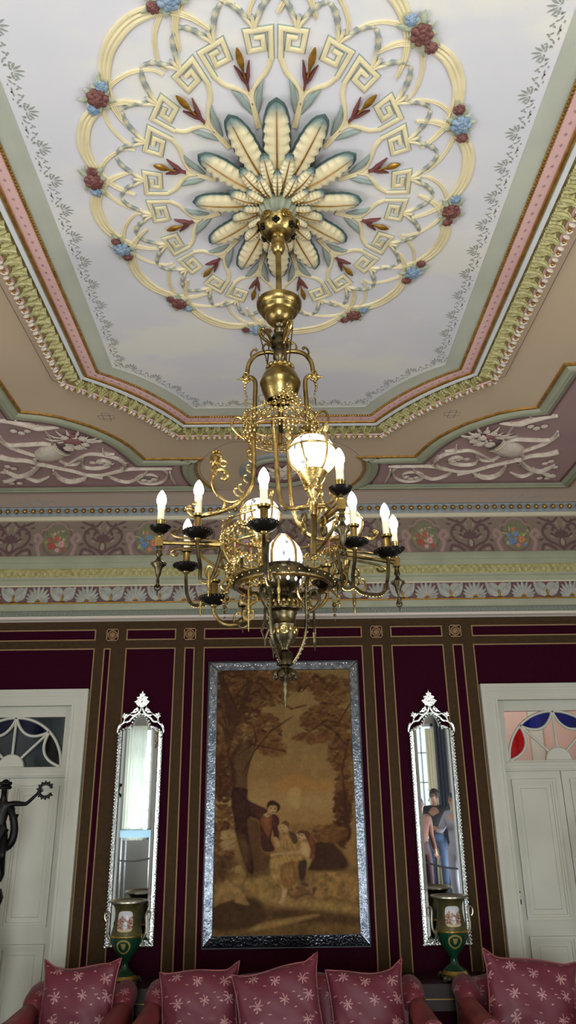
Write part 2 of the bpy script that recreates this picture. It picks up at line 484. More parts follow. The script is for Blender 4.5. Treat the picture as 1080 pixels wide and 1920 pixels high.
while x < RX-.05:
    if i < 2: o = protos[i % 2]
    else: o = dup(protos[i % 2])
    o.parent = fr; o.location = (x, 0, 0); o.scale = (1.12, 1, 1.0)
    x += .1905; i += 1

# ---- painted damask frieze (fine painted mesh strip)
def paint_frieze():
    TW, TH, NX, NZ = 0.735, .30, 150, 62
    Y, X = np.mgrid[0:NZ, 0:NX].astype(float)
    U = (X+.5)/NX*TW; V = (Y+.5)/NZ*TH
    def L(c): return np.array(lin(c)[:3])
    ground, dark, light = L((122,104,94)), L((98,72,72)), L((154,139,118))
    base = np.zeros((NZ, NX, 3))+ground
    rs = np.random.RandomState(3)
    def blend(img, mask, c): img[:] = img*(1-mask[..., None])+mask[..., None]*c
    def soft(d, w=.004): return np.clip(.5-d/w, 0, 1)
    def ell(cu, cv, ru, rv, a=0, w=.25):
        du, dv = U-cu, V-cv; c, s_ = math.cos(a), math.sin(a)
        x, y = (du*c+dv*s_)/ru, (-du*s_+dv*c)/rv
        return np.clip((1-np.sqrt(x*x+y*y))/w+.5, 0, 1)
    def curve(pts, w, img, c):
        P = spline([(a, b, 0) for a, b in pts], 6)
        m = np.zeros((NZ, NX))
        for p in P: m = np.maximum(m, np.clip((w-np.hypot(U-p.x, V-p.y))/.004+.5, 0, 1))
        blend(img, m, c)
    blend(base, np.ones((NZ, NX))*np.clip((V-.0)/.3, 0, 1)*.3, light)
    cx = TW*.75      # damask centre; bouquet centre at TW*.25
    for s_ in (-1, 1):
        f = lambda pts: [(cx+s_*a, b) for a, b in pts]
        curve(f([(0,.02),(.05,.06),(.12,.10),(.15,.17),(.11,.23),(.06,.22),(.07,.18)]), .011, base, dark)
        curve(f([(.02,.29),(.06,.25),(.13,.27),(.17,.29)]), .010, base, dark)
        curve(f([(.17,.02),(.15,.06),(.10,.05),(.06,.02)]), .012, base, dark)
        curve(f([(0,.12),(.03,.16),(.05,.13),(.08,.15)]), .010, base, dark)
        for (a, b, r, rot) in ((.13,.2,.024,.6),(.09,.26,.02,1.2),(.17,.24,.02,.2),(.17,.1,.022,-.4),(.1,.08,.02,.8),(.045,.2,.018,1.0)):
            blend(base, ell(cx+s_*a, b, r, r*.45, s_*rot, .5), dark)
        for (a, b, r, rot) in ((.03,.235,.02,1.3),(.075,.125,.018,.4),(.13,.03,.018,.2)):
            blend(base, ell(cx+s_*a, b, r, r*.4, s_*rot, .5), light)
    for k in range(7):
        a = PI*k/6; blend(base, ell(cx+.035*math.cos(a), .125+.045*math.sin(a), .026, .01, a, .5), dark)
    blend(base, ell(cx, .075, .03, .05, 0, .3), dark); blend(base, ell(cx, .08, .016, .03, 0, .3), light)
    # cartouche
    bx = TW*.25
    blend(base, ell(bx, .15, .125, .15, 0, .08), L((112,92,84))); blend(base, ell(bx, .15, .108, .13, 0, .08), L((122,112,92)))
    for s_ in (-1, 1):
        curve([(bx+s_*a, b) for a, b in [(.13,.02),(.15,.09),(.12,.14),(.155,.185),(.185,.15),(.165,.13)]], .014, base, L((160,128,120)))
        curve([(bx+s_*a, b) for a, b in [(.0,.285),(.05,.27),(.08,.235),(.12,.22)]], .009, base, L((150,122,112)))
    tiles = []
    cols_ = [[(176,60,58),(214,150,150),(190,80,70)], [(90,130,178),(206,120,84),(96,140,190)], [(186,92,104),(214,160,164),(206,206,196)], [(186,70,112),(212,186,110),(140,84,120)]]
    for t in range(4):
        im = base.copy(); rr = np.random.RandomState(10+t)
        for k in range(46):
            a = rr.uniform(0, 2*PI); r = rr.uniform(.02, .1)
            g = L([(120,128,74),(146,150,90),(92,104,64),(168,168,112)][rr.randint(4)])
            blend(im, ell(bx+r*1.15*math.cos(a), .13+r*math.sin(a), rr.uniform(.012,.022), .006, rr.uniform(0,3), .5), g)
        spots = [(-.035,.09,.032,0),(.04,.105,.032,1),(0,.15,.024,2),(-.06,.14,.018,2),(.06,.06,.018,0),(.01,.055,.02,1),(-.02,.19,.016,1)]
        for a, b, r, ci in spots:
            c = L(cols_[t][ci]); 
            c = c*.72+L((122,100,90))*.28; r = r*.92; blend(im, ell(bx+a, b, r, r, 0, .35), c*.75)
            for k in range(6):
                q = 2*PI*k/6+t; blend(im, ell(bx+a+r*.5*math.cos(q), b+r*.5*math.sin(q), r*.42, r*.3, q, .5), c*(1.0+.25*(k % 2)))
            blend(im, ell(bx+a, b, r*.22, r*.22, 0, .5), c*.6)
        im *= (1+rs.uniform(-.06,.06,(NZ, NX, 1))); tiles.append(np.clip(im, 0, 1))
    return tiles, TW, TH, NX, NZ
tiles, TW, TH, NX, NZ = paint_frieze()
zf0, zf1 = za(3.647,.12)-.004, za(3.945,.12)+.004
def frieze(xs, xe, yy, start):
    n = int(round((xe-xs)/TW*NX))+1
    xg = np.linspace(xs, xe, n); zg = np.linspace(zf0, zf1, NZ)
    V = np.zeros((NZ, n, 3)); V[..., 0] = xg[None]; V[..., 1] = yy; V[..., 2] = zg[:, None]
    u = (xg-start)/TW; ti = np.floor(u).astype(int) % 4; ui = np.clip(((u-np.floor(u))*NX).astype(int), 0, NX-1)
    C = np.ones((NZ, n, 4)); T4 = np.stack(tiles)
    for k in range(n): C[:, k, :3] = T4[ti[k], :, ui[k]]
    idx = np.arange(NZ*n).reshape(NZ, n)
    F = np.stack([idx[:-1, :-1], idx[:-1, 1:], idx[1:, 1:], idx[1:, :-1]], -1).reshape(-1, 4)
    me = bpy.data.meshes.new('frieze'); me.from_pydata(V.reshape(-1, 3), [], F.tolist())
    ca = me.color_attributes.new('Col', 'FLOAT_COLOR', 'POINT'); ca.data.foreach_set('color', C.ravel())
    me.materials.append(M['paint'])
    o = bpy.data.objects.new('trim_%d' % T, me); COL.objects.link(o); o['kind'] = 'structure'; return o
M['paint'] = mat_vc('painted_frieze', .75)
# bouquet centre seen at px x=107 on the frieze plane
bxw = at(107, 1010, WALL_Y-.12).x
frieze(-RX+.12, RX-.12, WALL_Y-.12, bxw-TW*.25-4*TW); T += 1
for s_ in (-1, 1):
    mb = MB(); mb.box((s_*(RX-.12), RY0, zf0), (s_*RX, WALL_Y-.12, zf1)); struct(nx(), mb, M['maroon'])
# ------------------------------------------------------------------ doors
def glass_mat(name, rgb, rough, trans, alpha_glossy=0.15):
    m = bpy.data.materials.new(name); N, L = nt(m)
    out = [n for n in N if n.type == 'OUTPUT_MATERIAL'][0]; N.remove(N['Principled BSDF'])
    t = N.new('ShaderNodeBsdfTransparent'); t.inputs['Color'].default_value = lin(rgb)
    g = N.new('ShaderNodeBsdfGlossy'); g.inputs['Roughness'].default_value = rough
    fr = N.new('ShaderNodeFresnel'); mx = N.new('ShaderNodeMixShader')
    fr.inputs['IOR'].default_value = 1.45
    L.new(fr.outputs[0], mx.inputs[0]); L.new(t.outputs[0], mx.inputs[1]); L.new(g.outputs[0], mx.inputs[2]); L.new(mx.outputs[0], out.inputs['Surface'])
    return m
M['pane'] = glass_mat('clear_pane', (235,238,236), .05, 1)
M['pane_blue'] = glass_mat('blue_glass', (44,66,200), .05, 1)
M['pane_red'] = glass_mat('red_glass', (225,30,55), .05, 1)
M['pane_plum'] = glass_mat('plum_glass', (120,60,80), .05, 1)
M['iron'] = mat('dark_iron', (25,22,20), .5, .6)
def frame_ring(mb, x0, x1, z0, z1, w, d0, d1, bottom=False):
    """rectangular trim with mitre-like steps; d = distance in front of the wall"""
    mb.box((x0, WALL_Y-d1, z0), (x0+w, WALL_Y-d0, z1)); mb.box((x1-w, WALL_Y-d1, z0), (x1, WALL_Y-d0, z1))
    mb.box((x0+w, WALL_Y-d1, z1-w), (x1-w, WALL_Y-d0, z1))
    if bottom: mb.box((x0+w, WALL_Y-d1, z0), (x1-w, WALL_Y-d0, z0+w))
def make_door(name, cx, pane_lens, pane_side):
    t = thing(name, None, None, (cx, WALL_Y, 0), kind='structure')
    x0, x1 = cx-.542, cx+.542; zt = 2.583
    mb = MB()
    frame_ring(mb, x0, x1, 0, zt, .118, -.02, .03); frame_ring(mb, x0, x1, 0, zt, .03, .03, .05)
    frame_ring(mb, x0+.03, x1-.03, 0, zt-.03, .02, .03, .042); frame_ring(mb, x0+.05, x1-.05, 0, zt-.05, .014, .03, .034)
    frame_ring(mb, x0+.1, x1-.1, 0, zt-.1, .018, .02, .036)
    struct('architrave', mb, M['white'], t)
    # transom frame set back in the opening
    q0, q1 = cx-DW, cx+DW; zb, zh = 2.035, 2.39
    gx0, gx1 = cx-.367, cx+.367
    Yd = WALL_Y+.03
    mb = MB()
    mb.box((q0, Yd, zh), (q1, Yd+.05, DT)); mb.box((q0, Yd, zb), (gx0, Yd+.05, zh)); mb.box((gx1, Yd, zb), (q1, Yd+.05, zh))
    for a, b, d in ((1.962, zb, .0), (1.975, zb-.012, .02), (2.0, zb-.02, .032)): mb.box((q0, Yd-d, a), (q1, Yd+.05, b))
    struct('transom_rail', mb, M['white'], t)
    # fan light tracery
    mb = MB(); Yg = Yd+.01
    zc = zb; Rf = .352
    el = lambda r, a: (cx+r*1.03*math.cos(a), zc+r*math.sin(a))
    def bar(p, q=None, w=.011):
        pts = [(x, Yg, z) for x, z in p]; mb.tube(pts, w, 6, up=(0,1,0), flat=1.2)
    bar([el(Rf, PI*k/40) for k in range(41)])
    for a in (PI/4, PI/2, 3*PI/4): bar([el(.06, a), el(Rf, a)], w=.010)
    lens = []
    for k in range(4):
        a0, a1 = PI*k/4, PI*(k+1)/4
        p0, p1 = Vector(el(Rf, a0)), Vector(el(Rf, a1)); mid = Vector(el(Rf*.70, (a0+a1)/2))
        inner = [tuple((1-s_)**2*p0+2*s_*(1-s_)*(mid*2-(p0+p1)/2)+s_*s_*p1) for s_ in [i/12 for i in range(13)]]
        bar(inner)
        outer = [el(Rf, a0+(a1-a0)*i/12) for i in range(13)]
        lens.append(outer+inner[::-1][1:-1])
    b = [el(.092, PI*i/16) for i in range(17)]
    mb.M = MW(0, 0, Yg+.01); mb.prism(b, -.005, .03, .006); mb.M = None
    struct('fanlight_tracery', mb, M['white'], t)
    for k, p in enumerate(lens):
        b = MB(); b.M = MW(0, 0, Yg+.014); b.prism(p, 0, .003)
        struct('coloured_pane', b, M[pane_side if k in (0, 3) else pane_lens], t)
    b = MB(); b.box((gx0, Yg+.02, zb), (gx1, Yg+.023, zh)); struct('transom_pane', b, M['pane'], t)
    # two leaves
    for s_ in (-1, 1):
        b = MB(); Yl = Yd+.012
        a0, a1 = (cx+.003, q1) if s_ > 0 else (q0, cx-.003)
        b.box((a0, Yl, .01), (a1, Yl+.04, 1.96))
        for z0, z1 in ((1.0, 1.905), (.16, .90)):
            p0, p1 = a0+.055, a1-.055
            for i, (w, d0, d1) in enumerate(((.016, .0, .020), (.014, 0, .011))):
                e = .016*i
                for q in ((p0+e, z0+e, p1-e, z0+e+w), (p0+e, z1-e-w, p1-e, z1-e), (p0+e, z0+e+w, p0+e+w, z1-e-w), (p1-e-w, z0+e+w, p1-e, z1-e-w)):
                    b.box((q[0], Yl-d1, q[1]), (q[2], Yl, q[3]))
            b.M = MW(0, 0, Yl); b.prism([(p0+.06, z0+.06), (p1-.06, z0+.06), (p1-.06, z1-.06), (p0+.06, z1-.06)], 0, .006, .005); b.M = None
        lf = struct('door_leaf', b, M['white'], t)
        if s_ < 0:
            b = MB(); b.M = MW(0, 0, Yl); k_ = [( .006*math.cos(2*PI*i/10), .006*math.sin(2*PI*i/10)) for i in range(10)]
            b.prism([(a0+.025+u, 1.17+v) for u, v in k_], 0, .003)
            b.prism([(a0+.022, 1.095), (a0+.03, 1.095), (a0+.03, 1.125), (a0+.022, 1.125)], 0, .003)
            struct('keyhole_plate', b, M['iron'], lf)
    return t
make_door('door_1', DLX, 'pane_blue', 'pane_plum')
make_door('door_2', DRX, 'pane_blue', 'pane_red')
# the rooms beyond the doors: unlit grey on the left, a lit pink one on the right
M['dimgrey'] = mat('grey_room_plaster', (120,128,134), .8)
M['pinkroom'] = mat('pink_room_plaster', (206,172,160), .8)
def annex(name, cx, m, w=1.0, dep=1.4):
    mb = MB(); y0, y1 = WALL_Y+.2, WALL_Y+.2+dep
    mb.box((cx-w, y1, 0), (cx+w, y1+.1, 3.6)); mb.box((cx-w-.1, y0, 0), (cx-w, y1+.1, 3.6)); mb.box((cx+w, y0, 0), (cx+w+.1, y1+.1, 3.6))
    mb.box((cx-w-.1, y0, 3.6), (cx+w+.1, y1+.1, 3.7))
    return struct(name, mb, m)
annex('wall_beyond_left', DLX, M['dimgrey']); annex('wall_beyond_right', DRX, M['pinkroom'])
mb = MB(); yb = WALL_Y+1.6
for a, b, h in ((-.62,-.52,.05), (-.30,-.24,.03), (-.05,.02,.03), (.30,.42,.05)): mb.box((DRX+a, yb-h, 1.6), (DRX+b, yb, 3.2))
mb.box((DRX-1, yb-.06, 3.02), (DRX+1, yb, 3.14)); mb.box((DRX-1, yb-.04, 2.86), (DRX+1, yb, 2.90))
struct('trim_%d' % T, mb, M['white']); T += 1

# ------------------------------------------------------------------ ceiling mouldings
CY = 2.37
MBX, MBY = 1.045, 1.30     # bead line: long side and where the canted corner starts
ENDX, ENDY = .585, 1.835
def octa(d):
    """closed outline of the ceiling compartment, offset outwards by d, canted corners slightly hollow"""
    base = [(MBX, -MBY), (MBX, MBY), (ENDX, ENDY), (-ENDX, ENDY), (-MBX, MBY), (-MBX, -MBY), (-ENDX, -ENDY), (ENDX, -ENDY)]
    q = inset(base, -d); out = []
    n = len(q)
    for i in range(n):
        a, b = Vector(q[i]), Vector(q[(i+1) % n])
        out.append(a)
        if abs(a.x-b.x) > .05 and abs(a.y-b.y) > .05:
            m = (a+b)/2; nrm = -m.normalized()
            for k in range(1, 8):
                t = k/8; out.append(a.lerp(b, t)+nrm*(.05*4*t*(1-t)))
    return [Vector((p.x, p.y+CY)) for p in out]
def csweep(name, prof, m, parent=None):
    mb = MB(); rows = [[mb.pt((p.x, p.y, CEIL_Z-h)) for p in octa(d)] for d, h in prof]
    n = len(rows[0])
    for a, b in zip(rows, rows[1:]):
        for k in range(n): mb.face((a[k], a[(k+1) % n], b[(k+1) % n], b[k]))
    return struct(name, mb, m, parent, sharp=30, recalc=False)
mb = MB(); P = octa(-.085); mb.face([mb.pt((p.x, p.y, CEIL_Z-.003)) for p in P]); mb.face([mb.pt((p.x, p.y, CEIL_Z-.001)) for p in P][::-1])
struct('trim_%d' % T, mb, M['sky'], recalc=False); T += 1
csweep('trim_%d' % T, [(-.09,.0), (-.088,.006), (-.045,.007), (-.03,.010), (0,.012)], M['greengrey']); T += 1
csweep('trim_%d' % T, [(.0,.012), (.014,.020), (.055,.021), (.066,.021)], M['rose']); T += 1
csweep('trim_%d' % T, [(.066,.021), (.068,.030), (.076,.033), (.084,.030), (.086,.024)], M['gold']); T += 1
csweep('trim_%d' % T, [(.086,.024), (.088,.034), (.108,.036), (.110,.030)], M['lilacwhite']); T += 1
csweep('trim_%d' % T, [(.110,.030), (.125,.030), (.15,.034), (.185,.046), (.192,.050)], M['olive']); T += 1
csweep('trim_%d' % T, [(.192,.050), (.197,.056), (.225,.056), (.232,.05), (.234,.0)], M['rose']); T += 1
def walk(d, step, closed=True):
    P = octa(d); n = len(P); out = []
    L = [(P[(i+1) % n]-P[i]).length for i in range(n)]; tot = sum(L); cnt = int(round(tot/step)); st = tot/cnt
    for k in range(cnt):
        s_ = k*st; i = 0
        while i < n-1 and s_ > L[i]: s_ -= L[i]; i += 1
        t = (P[(i+1) % n]-P[i]).normalized(); p = P[i]+t*s_
        out.append((p, math.atan2(t.y, t.x)))
    return out
def place(p, ang, h):
    """local u along the path, v outwards, d downwards"""
    c, s_ = math.cos(ang), math.sin(ang)
    return Matrix(((c, s_, 0, p.x), (s_, -c, 0, p.y), (0, 0, -1, CEIL_Z-h), (0, 0, 0, 1)))
vis = lambda p: p.y > .6
mb = MB()    # gilded twisted bead
for p, a in walk(.004, .017):
    if vis(p): mb.ball((p.x, p.y, CEIL_Z-.016), .0095, 6, 4)
struct('trim_%d' % T, mb, M['gold']); T += 1
mb = MB()    # small dark lozenges along the rose band
for p, a in walk(.040, .05):
    if vis(p): mb.M = place(p, a, .0205); mb.prism([(-.009,0),(0,-.007),(.009,0),(0,.007)], 0, .0015); mb.M = None
struct('trim_%d' % T, mb, M['mauve']); T += 1
def acanthus(mb, m, L, W):
    n, e = 13, 9; o = mb.M; mb.M = m
    def fn(i, j):
        s_ = i/(n-1); q = j/(e-1)*2-1
        w = W*(.62+.38*math.sin(PI*min(1, s_*.9+.1)))*(1-.55*max(0, s_-.7)/.3)*(1+.16*math.sin(s_*PI*7)*abs(q))
        d = .010*(1-q*q)+.006*math.cos(q*PI*3.5)*(1-.3*s_)+.016*s_**2+(.012*(s_-.75)/.25 if s_ > .75 else 0)+.004*math.sin(s_*PI*7)*abs(q)
        return (w*q, L*s_*(1-.10*q*q), d)
    mb.grid(fn, n, e); mb.M = o
mb = MB()    # acanthus leaves
for p, a in walk(.118, .074):
    if not vis(p): continue
    m = place(p, a, .032)
    acanthus(mb, m @ Matrix.Rotation(math.radians(-8), 4, 'Z'), .082, .036)
    petal_mesh(mb, m @ Matrix.Translation((-.032,.004,0)) @ Matrix.Rotation(math.radians(14), 4, 'Z'), .055, .014, .014, .8, 5, 5)
struct('trim_%d' % T, mb, M['olivegold']); T += 1
mb, wb = MB(), MB()
for k, (p, a) in enumerate(walk(.212, .036)):
    if not vis(p): continue
    m = place(p, a, .058)
    if k % 2 == 0:
        for u in (-.009, .009): mb.ball(m @ Vector((u, 0, .004)), .0095, 6, 5)
    else:
        for u, r in ((-.011,.3), (.011,-.3)): petal_mesh(wb, m @ Matrix.Translation((u,-.016,0)) @ Matrix.Rotation(r, 4, 'Z'), .034, .013, .014, .5, 5, 5)
struct('trim_%d' % T, mb, M['gold']); T += 1
struct('trim_%d' % T, wb, M['bone']); T += 1
# stencilled palmette border on the sky panel
mb = MB()
def leaflet(m, L, W):
    o = mb.M; mb.M = m; mb.prism([(0,0),(W,L*.4),(W*.7,L*.75),(0,L),(-W*.7,L*.75),(-W,L*.4)], 0, .0012); mb.M = o
for p, a in walk(-.105, .16):
    if not vis(p): continue
    m = place(p, a, .003) @ Matrix.Rotation(PI, 4, 'Z')
    for ang, L in ((-80,.020),(-52,.029),(-26,.036),(0,.040),(26,.036),(52,.029),(80,.020)):
        leaflet(m @ Matrix.Translation((0,.03,0)) @ Matrix.Rotation(math.radians(ang), 4, 'Z') @ Matrix.Translation((0,.012,0)), L, .0042)
    for s_ in (-1, 1):
        for u, v, r, L in ((.03,.012,60,.024),(.045,.02,20,.02),(.06,.012,90,.024),(.072,.025,-30,.02),(.035,.034,-20,.018),(.055,.034,40,.016),(.018,.012,40,.02),(.045,.004,90,.014),(.014,.030,-60,.016),(.066,.040,-10,.012),(.028,.024,-100,.014),(.076,.006,60,.014)):
            leaflet(m @ Matrix.Translation((s_*u, v, 0)) @ Matrix.Rotation(math.radians(-s_*r), 4, 'Z'), L*.8, .0034)
# bigger scroll cluster at the near and far ends of the panel
M['stencil'] = M['darkline']
struct('trim_%d' % T, mb, M['stencil']); T += 1
mb = MB()
for s_ in (-1, 1):
    for pts in ([(.02,.02),(.08,.05),(.13,.09),(.12,.14),(.08,.14),(.075,.11)], [(.1,.03),(.16,.03),(.21,.06),(.2,.1),(.17,.09)], [(.0,.08),(.05,.12),(.04,.2),(.0,.2)], [(.2,.04),(.26,.03),(.28,.055),(.26,.07)]):
        P2 = spline([(s_*u, CY+ENDY-.10-v, CEIL_Z-.003) for u, v in pts], 6)
        ribbon(mb, P2, .014, .0015)
struct('trim_%d' % T, mb, M['greengrey']); T += 1
# thin painted line around the tan field
mb = MB()
for d, w in ((.295, .004), (.51, .003)):
    P = [Vector((p.x, p.y, CEIL_Z)) for p in octa(d)]
    if d > .4: continue
    ribbon(mb, P+[P[0]], w, .0015)
for s_ in (-1, 1):      # little crossed-square knots on the canted corners
    c = Vector((s_*1.12, CY+1.86)); 
    for du, dv in ((.05,.022),(.022,.05)):
        Q = [Vector((c.x+x*du, c.y+y*dv, CEIL_Z)) for x, y in ((-1,-1),(1,-1),(1,1),(-1,1))]
        ribbon(mb, Q+[Q[0]], .004, .0015)
struct('trim_%d' % T, mb, M['purpleline']); T += 1

# corner compartments with green mouldings and mauve fields
CC = (0.013, 5.08)   # round boss at the end of the ceiling
def corner_outline(sx):
    pts = [(.548, 4.84), (.975, 4.838)] + [(1.035, 4.65), (1.085,4.545), (1.15, 4.448), (1.23,4.35), (1.325, 4.272), (1.42,4.205), (1.53,4.16)] + [(1.64, 4.135), (1.642, 3.64), (1.9, 3.62), (2.0, 3.45), (2.32, 3.1), (2.32, 5.43), (.51, 5.43)]
    a0, a1 = math.atan2(5.43-CC[1], .51), math.atan2(4.84-CC[1], .548-CC[0])
    r = math.hypot(.548-CC[0], 4.84-CC[1]); 
    arc = [(CC[0]+r*1.04*math.cos(a0+(a1-a0)*k/10)*1.0, CC[1]+r*math.sin(a0+(a1-a0)*k/10)) for k in range(1, 10)]
    return [(sx*x, y) for x, y in pts+arc]
def field(poly, prof_mats, panel_d, panel_m, depth):
    global T
    for prof, m in prof_mats:
        mb = MB(); rows = []
        for d, h in prof: rows.append([mb.pt((x, y, CEIL_Z-h)) for x, y in inset(poly, d)])
        n = len(rows[0])
        for a, b in zip(rows, rows[1:]):
            for k in range(n): mb.face((a[k], a[(k+1) % n], b[(k+1) % n], b[k]))
        struct('trim_%d' % T, mb, m, sharp=30); T += 1
    mb = MB(); q = inset(poly, panel_d)
    mb.face([mb.pt((x, y, CEIL_Z-depth)) for x, y in q])
    struct('trim_%d' % T, mb, panel_m, recalc=False); T += 1
gm = [([(0,0), (.002,.012), (.010,.016), (.018,.012), (.02,.008)], M['gold']), ([(.02,.008), (.03,.022), (.045,.030), (.06,.030), (.062,.022), (.08,.026), (.10,.018), (.112,.012)], M['green']), ([(.112,.012), (.116,.016), (.124,.016), (.128,.004)], M['maroon'])]
for sx in (-1, 1): field(corner_outline(sx), gm, .126, M['mauve'], .004)
circ = [(CC[0]+.32*math.cos(2*PI*k/48), CC[1]+.30*math.sin(2*PI*k/48)) for k in range(48)]
field(circ, [([(0,0),(.003,.014),(.02,.02),(.04,.016)], M['bluegrey']), ([(.04,.016),(.05,.03),(.07,.034),(.1,.02),(.104,.012)], M['green']), ([(.104,.012),(.108,.018),(.12,.018),(.124,.004)], M['maroon'])], .122, M['mauve'], .004)
mb = MB()
P = [Vector((CC[0]+.6*math.cos(2*PI*k/72)*1.03, CC[1]+.585*math.sin(2*PI*k/72), CEIL_Z)) for k in range(72)]
ribbon(mb, [p for p in P if p.y > 4.6], .004, .0015)
struct('trim_%d' % T, mb, M['purpleline']); T += 1
# painted sprays on the brown strip by the wall
mb = MB()
for cx_ in (-1.95, -.98, .98, 1.95):
    for k in range(16):
        s_ = -1 if k % 2 else 1; u = s_*(.02+.012*k)
        mb.M = Matrix(((1,0,0,cx_+u),(0,-.69,-.72,5.497+.007*(k % 4)-.004),(0,.72,-.69,4.042-.007*(k % 4)-.006),(0,0,0,1))) @ Matrix.Rotation(s_*(.6+.4*(k % 5)), 4, 'Z')
        mb.prism([(0,0),(.006,.012),(.004,.026),(0,.032),(-.004,.026),(-.006,.012)], 0, .003); mb.M = None
struct('trim_%d' % T, mb, M['darkline']); T += 1
# ------------------------------------------------------------------ ceiling medallion
M['petal'] = mat_vc('painted_plaster_petal', .6)
M['band'] = mat('cream_relief_band', (226,208,166), .6, rgb2=(214,196,156), nscale=10)
M['bandedge'] = mat('grey_green_edge_paint', (140,150,142), .7)
M['underleaf'] = mat('dark_teal_leaf_paint', (66,82,80), .7, rgb2=(84,100,98), nscale=20)
M['bud'] = mat('gilt_bud', (176,128,48), .35, .6, rgb2=(140,98,34), nscale=40)
M['wine'] = mat('wine_leaf_paint', (104,52,50), .6)
M['hubgreen'] = mat('verdigris_paint', (150,152,130), .6, rgb2=(120,126,104), nscale=18)
M['roseblue'] = mat('blue_rose_paint', (112,132,158), .6, rgb2=(150,166,180), nscale=50)
M['rosewine'] = mat('wine_rose_paint', (98,52,50), .6, rgb2=(130,84,74), nscale=50)
M['leafpale'] = mat('pale_leaf_paint', (178,182,160), .6, rgb2=(150,150,120), nscale=40)
C_CREAM, C_BLUE, C_BROWN = lin((226,208,168)), lin((104,122,122)), lin((190,146,98))
def mixc(a, b, t): return tuple(a[i]*(1-t)+b[i]*t for i in range(4))
def eb(r):
    k = [(0,0),(.456,.468),(.672,.685),(1,.93),(1.2,1.08)]
    for (a, b), (c, d) in zip(k, k[1:]):
        if r <= c: return b+(d-b)*(r-a)/(c-a)
def E2(r, t):
    a = math.radians(t); return (.75*r*math.sin(a), CY-eb(r)*math.cos(a))
def E3(r, t, h=0): x, y = E2(r, t); return Vector((x, y, CEIL_Z-.003-h))
med = thing('ceiling_medallion', 'large oval painted plaster medallion of petals and interlaced bands on the pale ceiling', 'ceiling medallion', (0, CY, CEIL_Z-.003))
def petal(name, t, r0, r1, W, h0, h1, thick, tipblue=.3, waves=9):
    mb = MB(); a, b = E3(r0, t, 0), E3(r1, t, 0); d = b-a; L = d.length; d.normalize(); sd = Vector((-d.y, d.x, 0))
    n, e = 30, 9
    def half(s_): return W*(.45+.55*math.sin(min(1, s_/.55)*PI/2))*(math.sqrt(max(0, 1-((s_-.62)/.38)**2)) if s_ > .62 else 1)*(1+.07*math.sin(waves*2*PI*s_))
    def fn(i, j):
        s_ = i/(n-1); q = j/(e-1)*2-1
        h = h0+(h1-h0)*s_+thick*(1-q*q)*.5+.010*math.sin(PI*s_)-(.008 if abs(q) > .99 else 0) + .004*math.sin(waves*2*PI*s_)*abs(q)
        mb.col = mixc(mixc(C_CREAM, C_BROWN, max(0, 1-abs(q)*7)*.6), C_BLUE, min(1, max(0, (s_-.80)/.2)**1.5*1.2+ (.45 if abs(q) > .9 else 0)*min(1, max(0, s_-.25)*1.5)))
        return a+d*(L*s_)+sd*(max(.0015, half(s_))*q)+Vector((0,0,-h))
    mb.grid(fn, n, e)
    # underside skirt back up to the ceiling
    top = len(mb.v); mb.col = C_BLUE
    rim = [0*e+j for j in range(e)]+[i*e+e-1 for i in range(1, n)]+[(n-1)*e+j for j in range(e-2, -1, -1)]+[i*e for i in range(n-2, 0, -1)]
    lo = [mb.pt(mb.v[k]+Vector((0,0,.008))) for k in rim]
    for k in range(len(rim)): mb.face((rim[k], rim[(k+1) % len(rim)], lo[(k+1) % len(rim)], lo[k]))
    mb.face(lo)
    o = obj(name, mb, M['petal'], med)
    if name != 'inner_petal':
        u = MB(); nb = 16; Lb = L*1.045; w2 = W+(.007 if name == 'outer_petal' else .004)
        u.grid(lambda i, j: a+d*(L*.18+(Lb-L*.18)*i/(nb-1))+sd*(max(.001, (half(min(1, .18+.82*i/(nb-1)))/W*w2) if i < nb-1 else .0)*(j/4*2-1))+Vector((0,0,-(h0+(h1-h0)*i/(nb-1)-.012)-.003*(1-(j/4*2-1)**2))), nb, 5)
        obj('petal_underleaf', u, M['underleaf'], o)
    v = MB(); v.tube([a+d*(L*s_)+Vector((0,0,-(h0+(h1-h0)*s_+thick*.5+.010*math.sin(PI*s_)+.001))) for s_ in [i/9*.93 for i in range(10)]], [.0045-.0035*i/9 for i in range(10)], 5)
    obj('petal_vein', v, M['bud'], o)
for k in range(12): petal('outer_petal', 30*k, .10, .452 if k % 6 else .456, .044 if k % 6 else .047, .040, .038, .012)
for k in range(12): petal('middle_petal', 30*k+15, .09, .262, .026, .058, .062, .010)
for k in range(12): petal('inner_petal', 30*k, .08, .190, .019, .074, .076, .008, waves=6)
mb = MB(); mb.lathe([(.074,.0),(.080,-.040),(.080,-.062),(.074,-.085),(.060,-.105),(.04,-.118),(.02,-.122),(.0001,-.122)], 64, (0, CY, CEIL_Z-.003), rib=lambda a, z: .07*math.cos(16*a))
obj('fluted_boss', mb, M['hubgreen'], med)
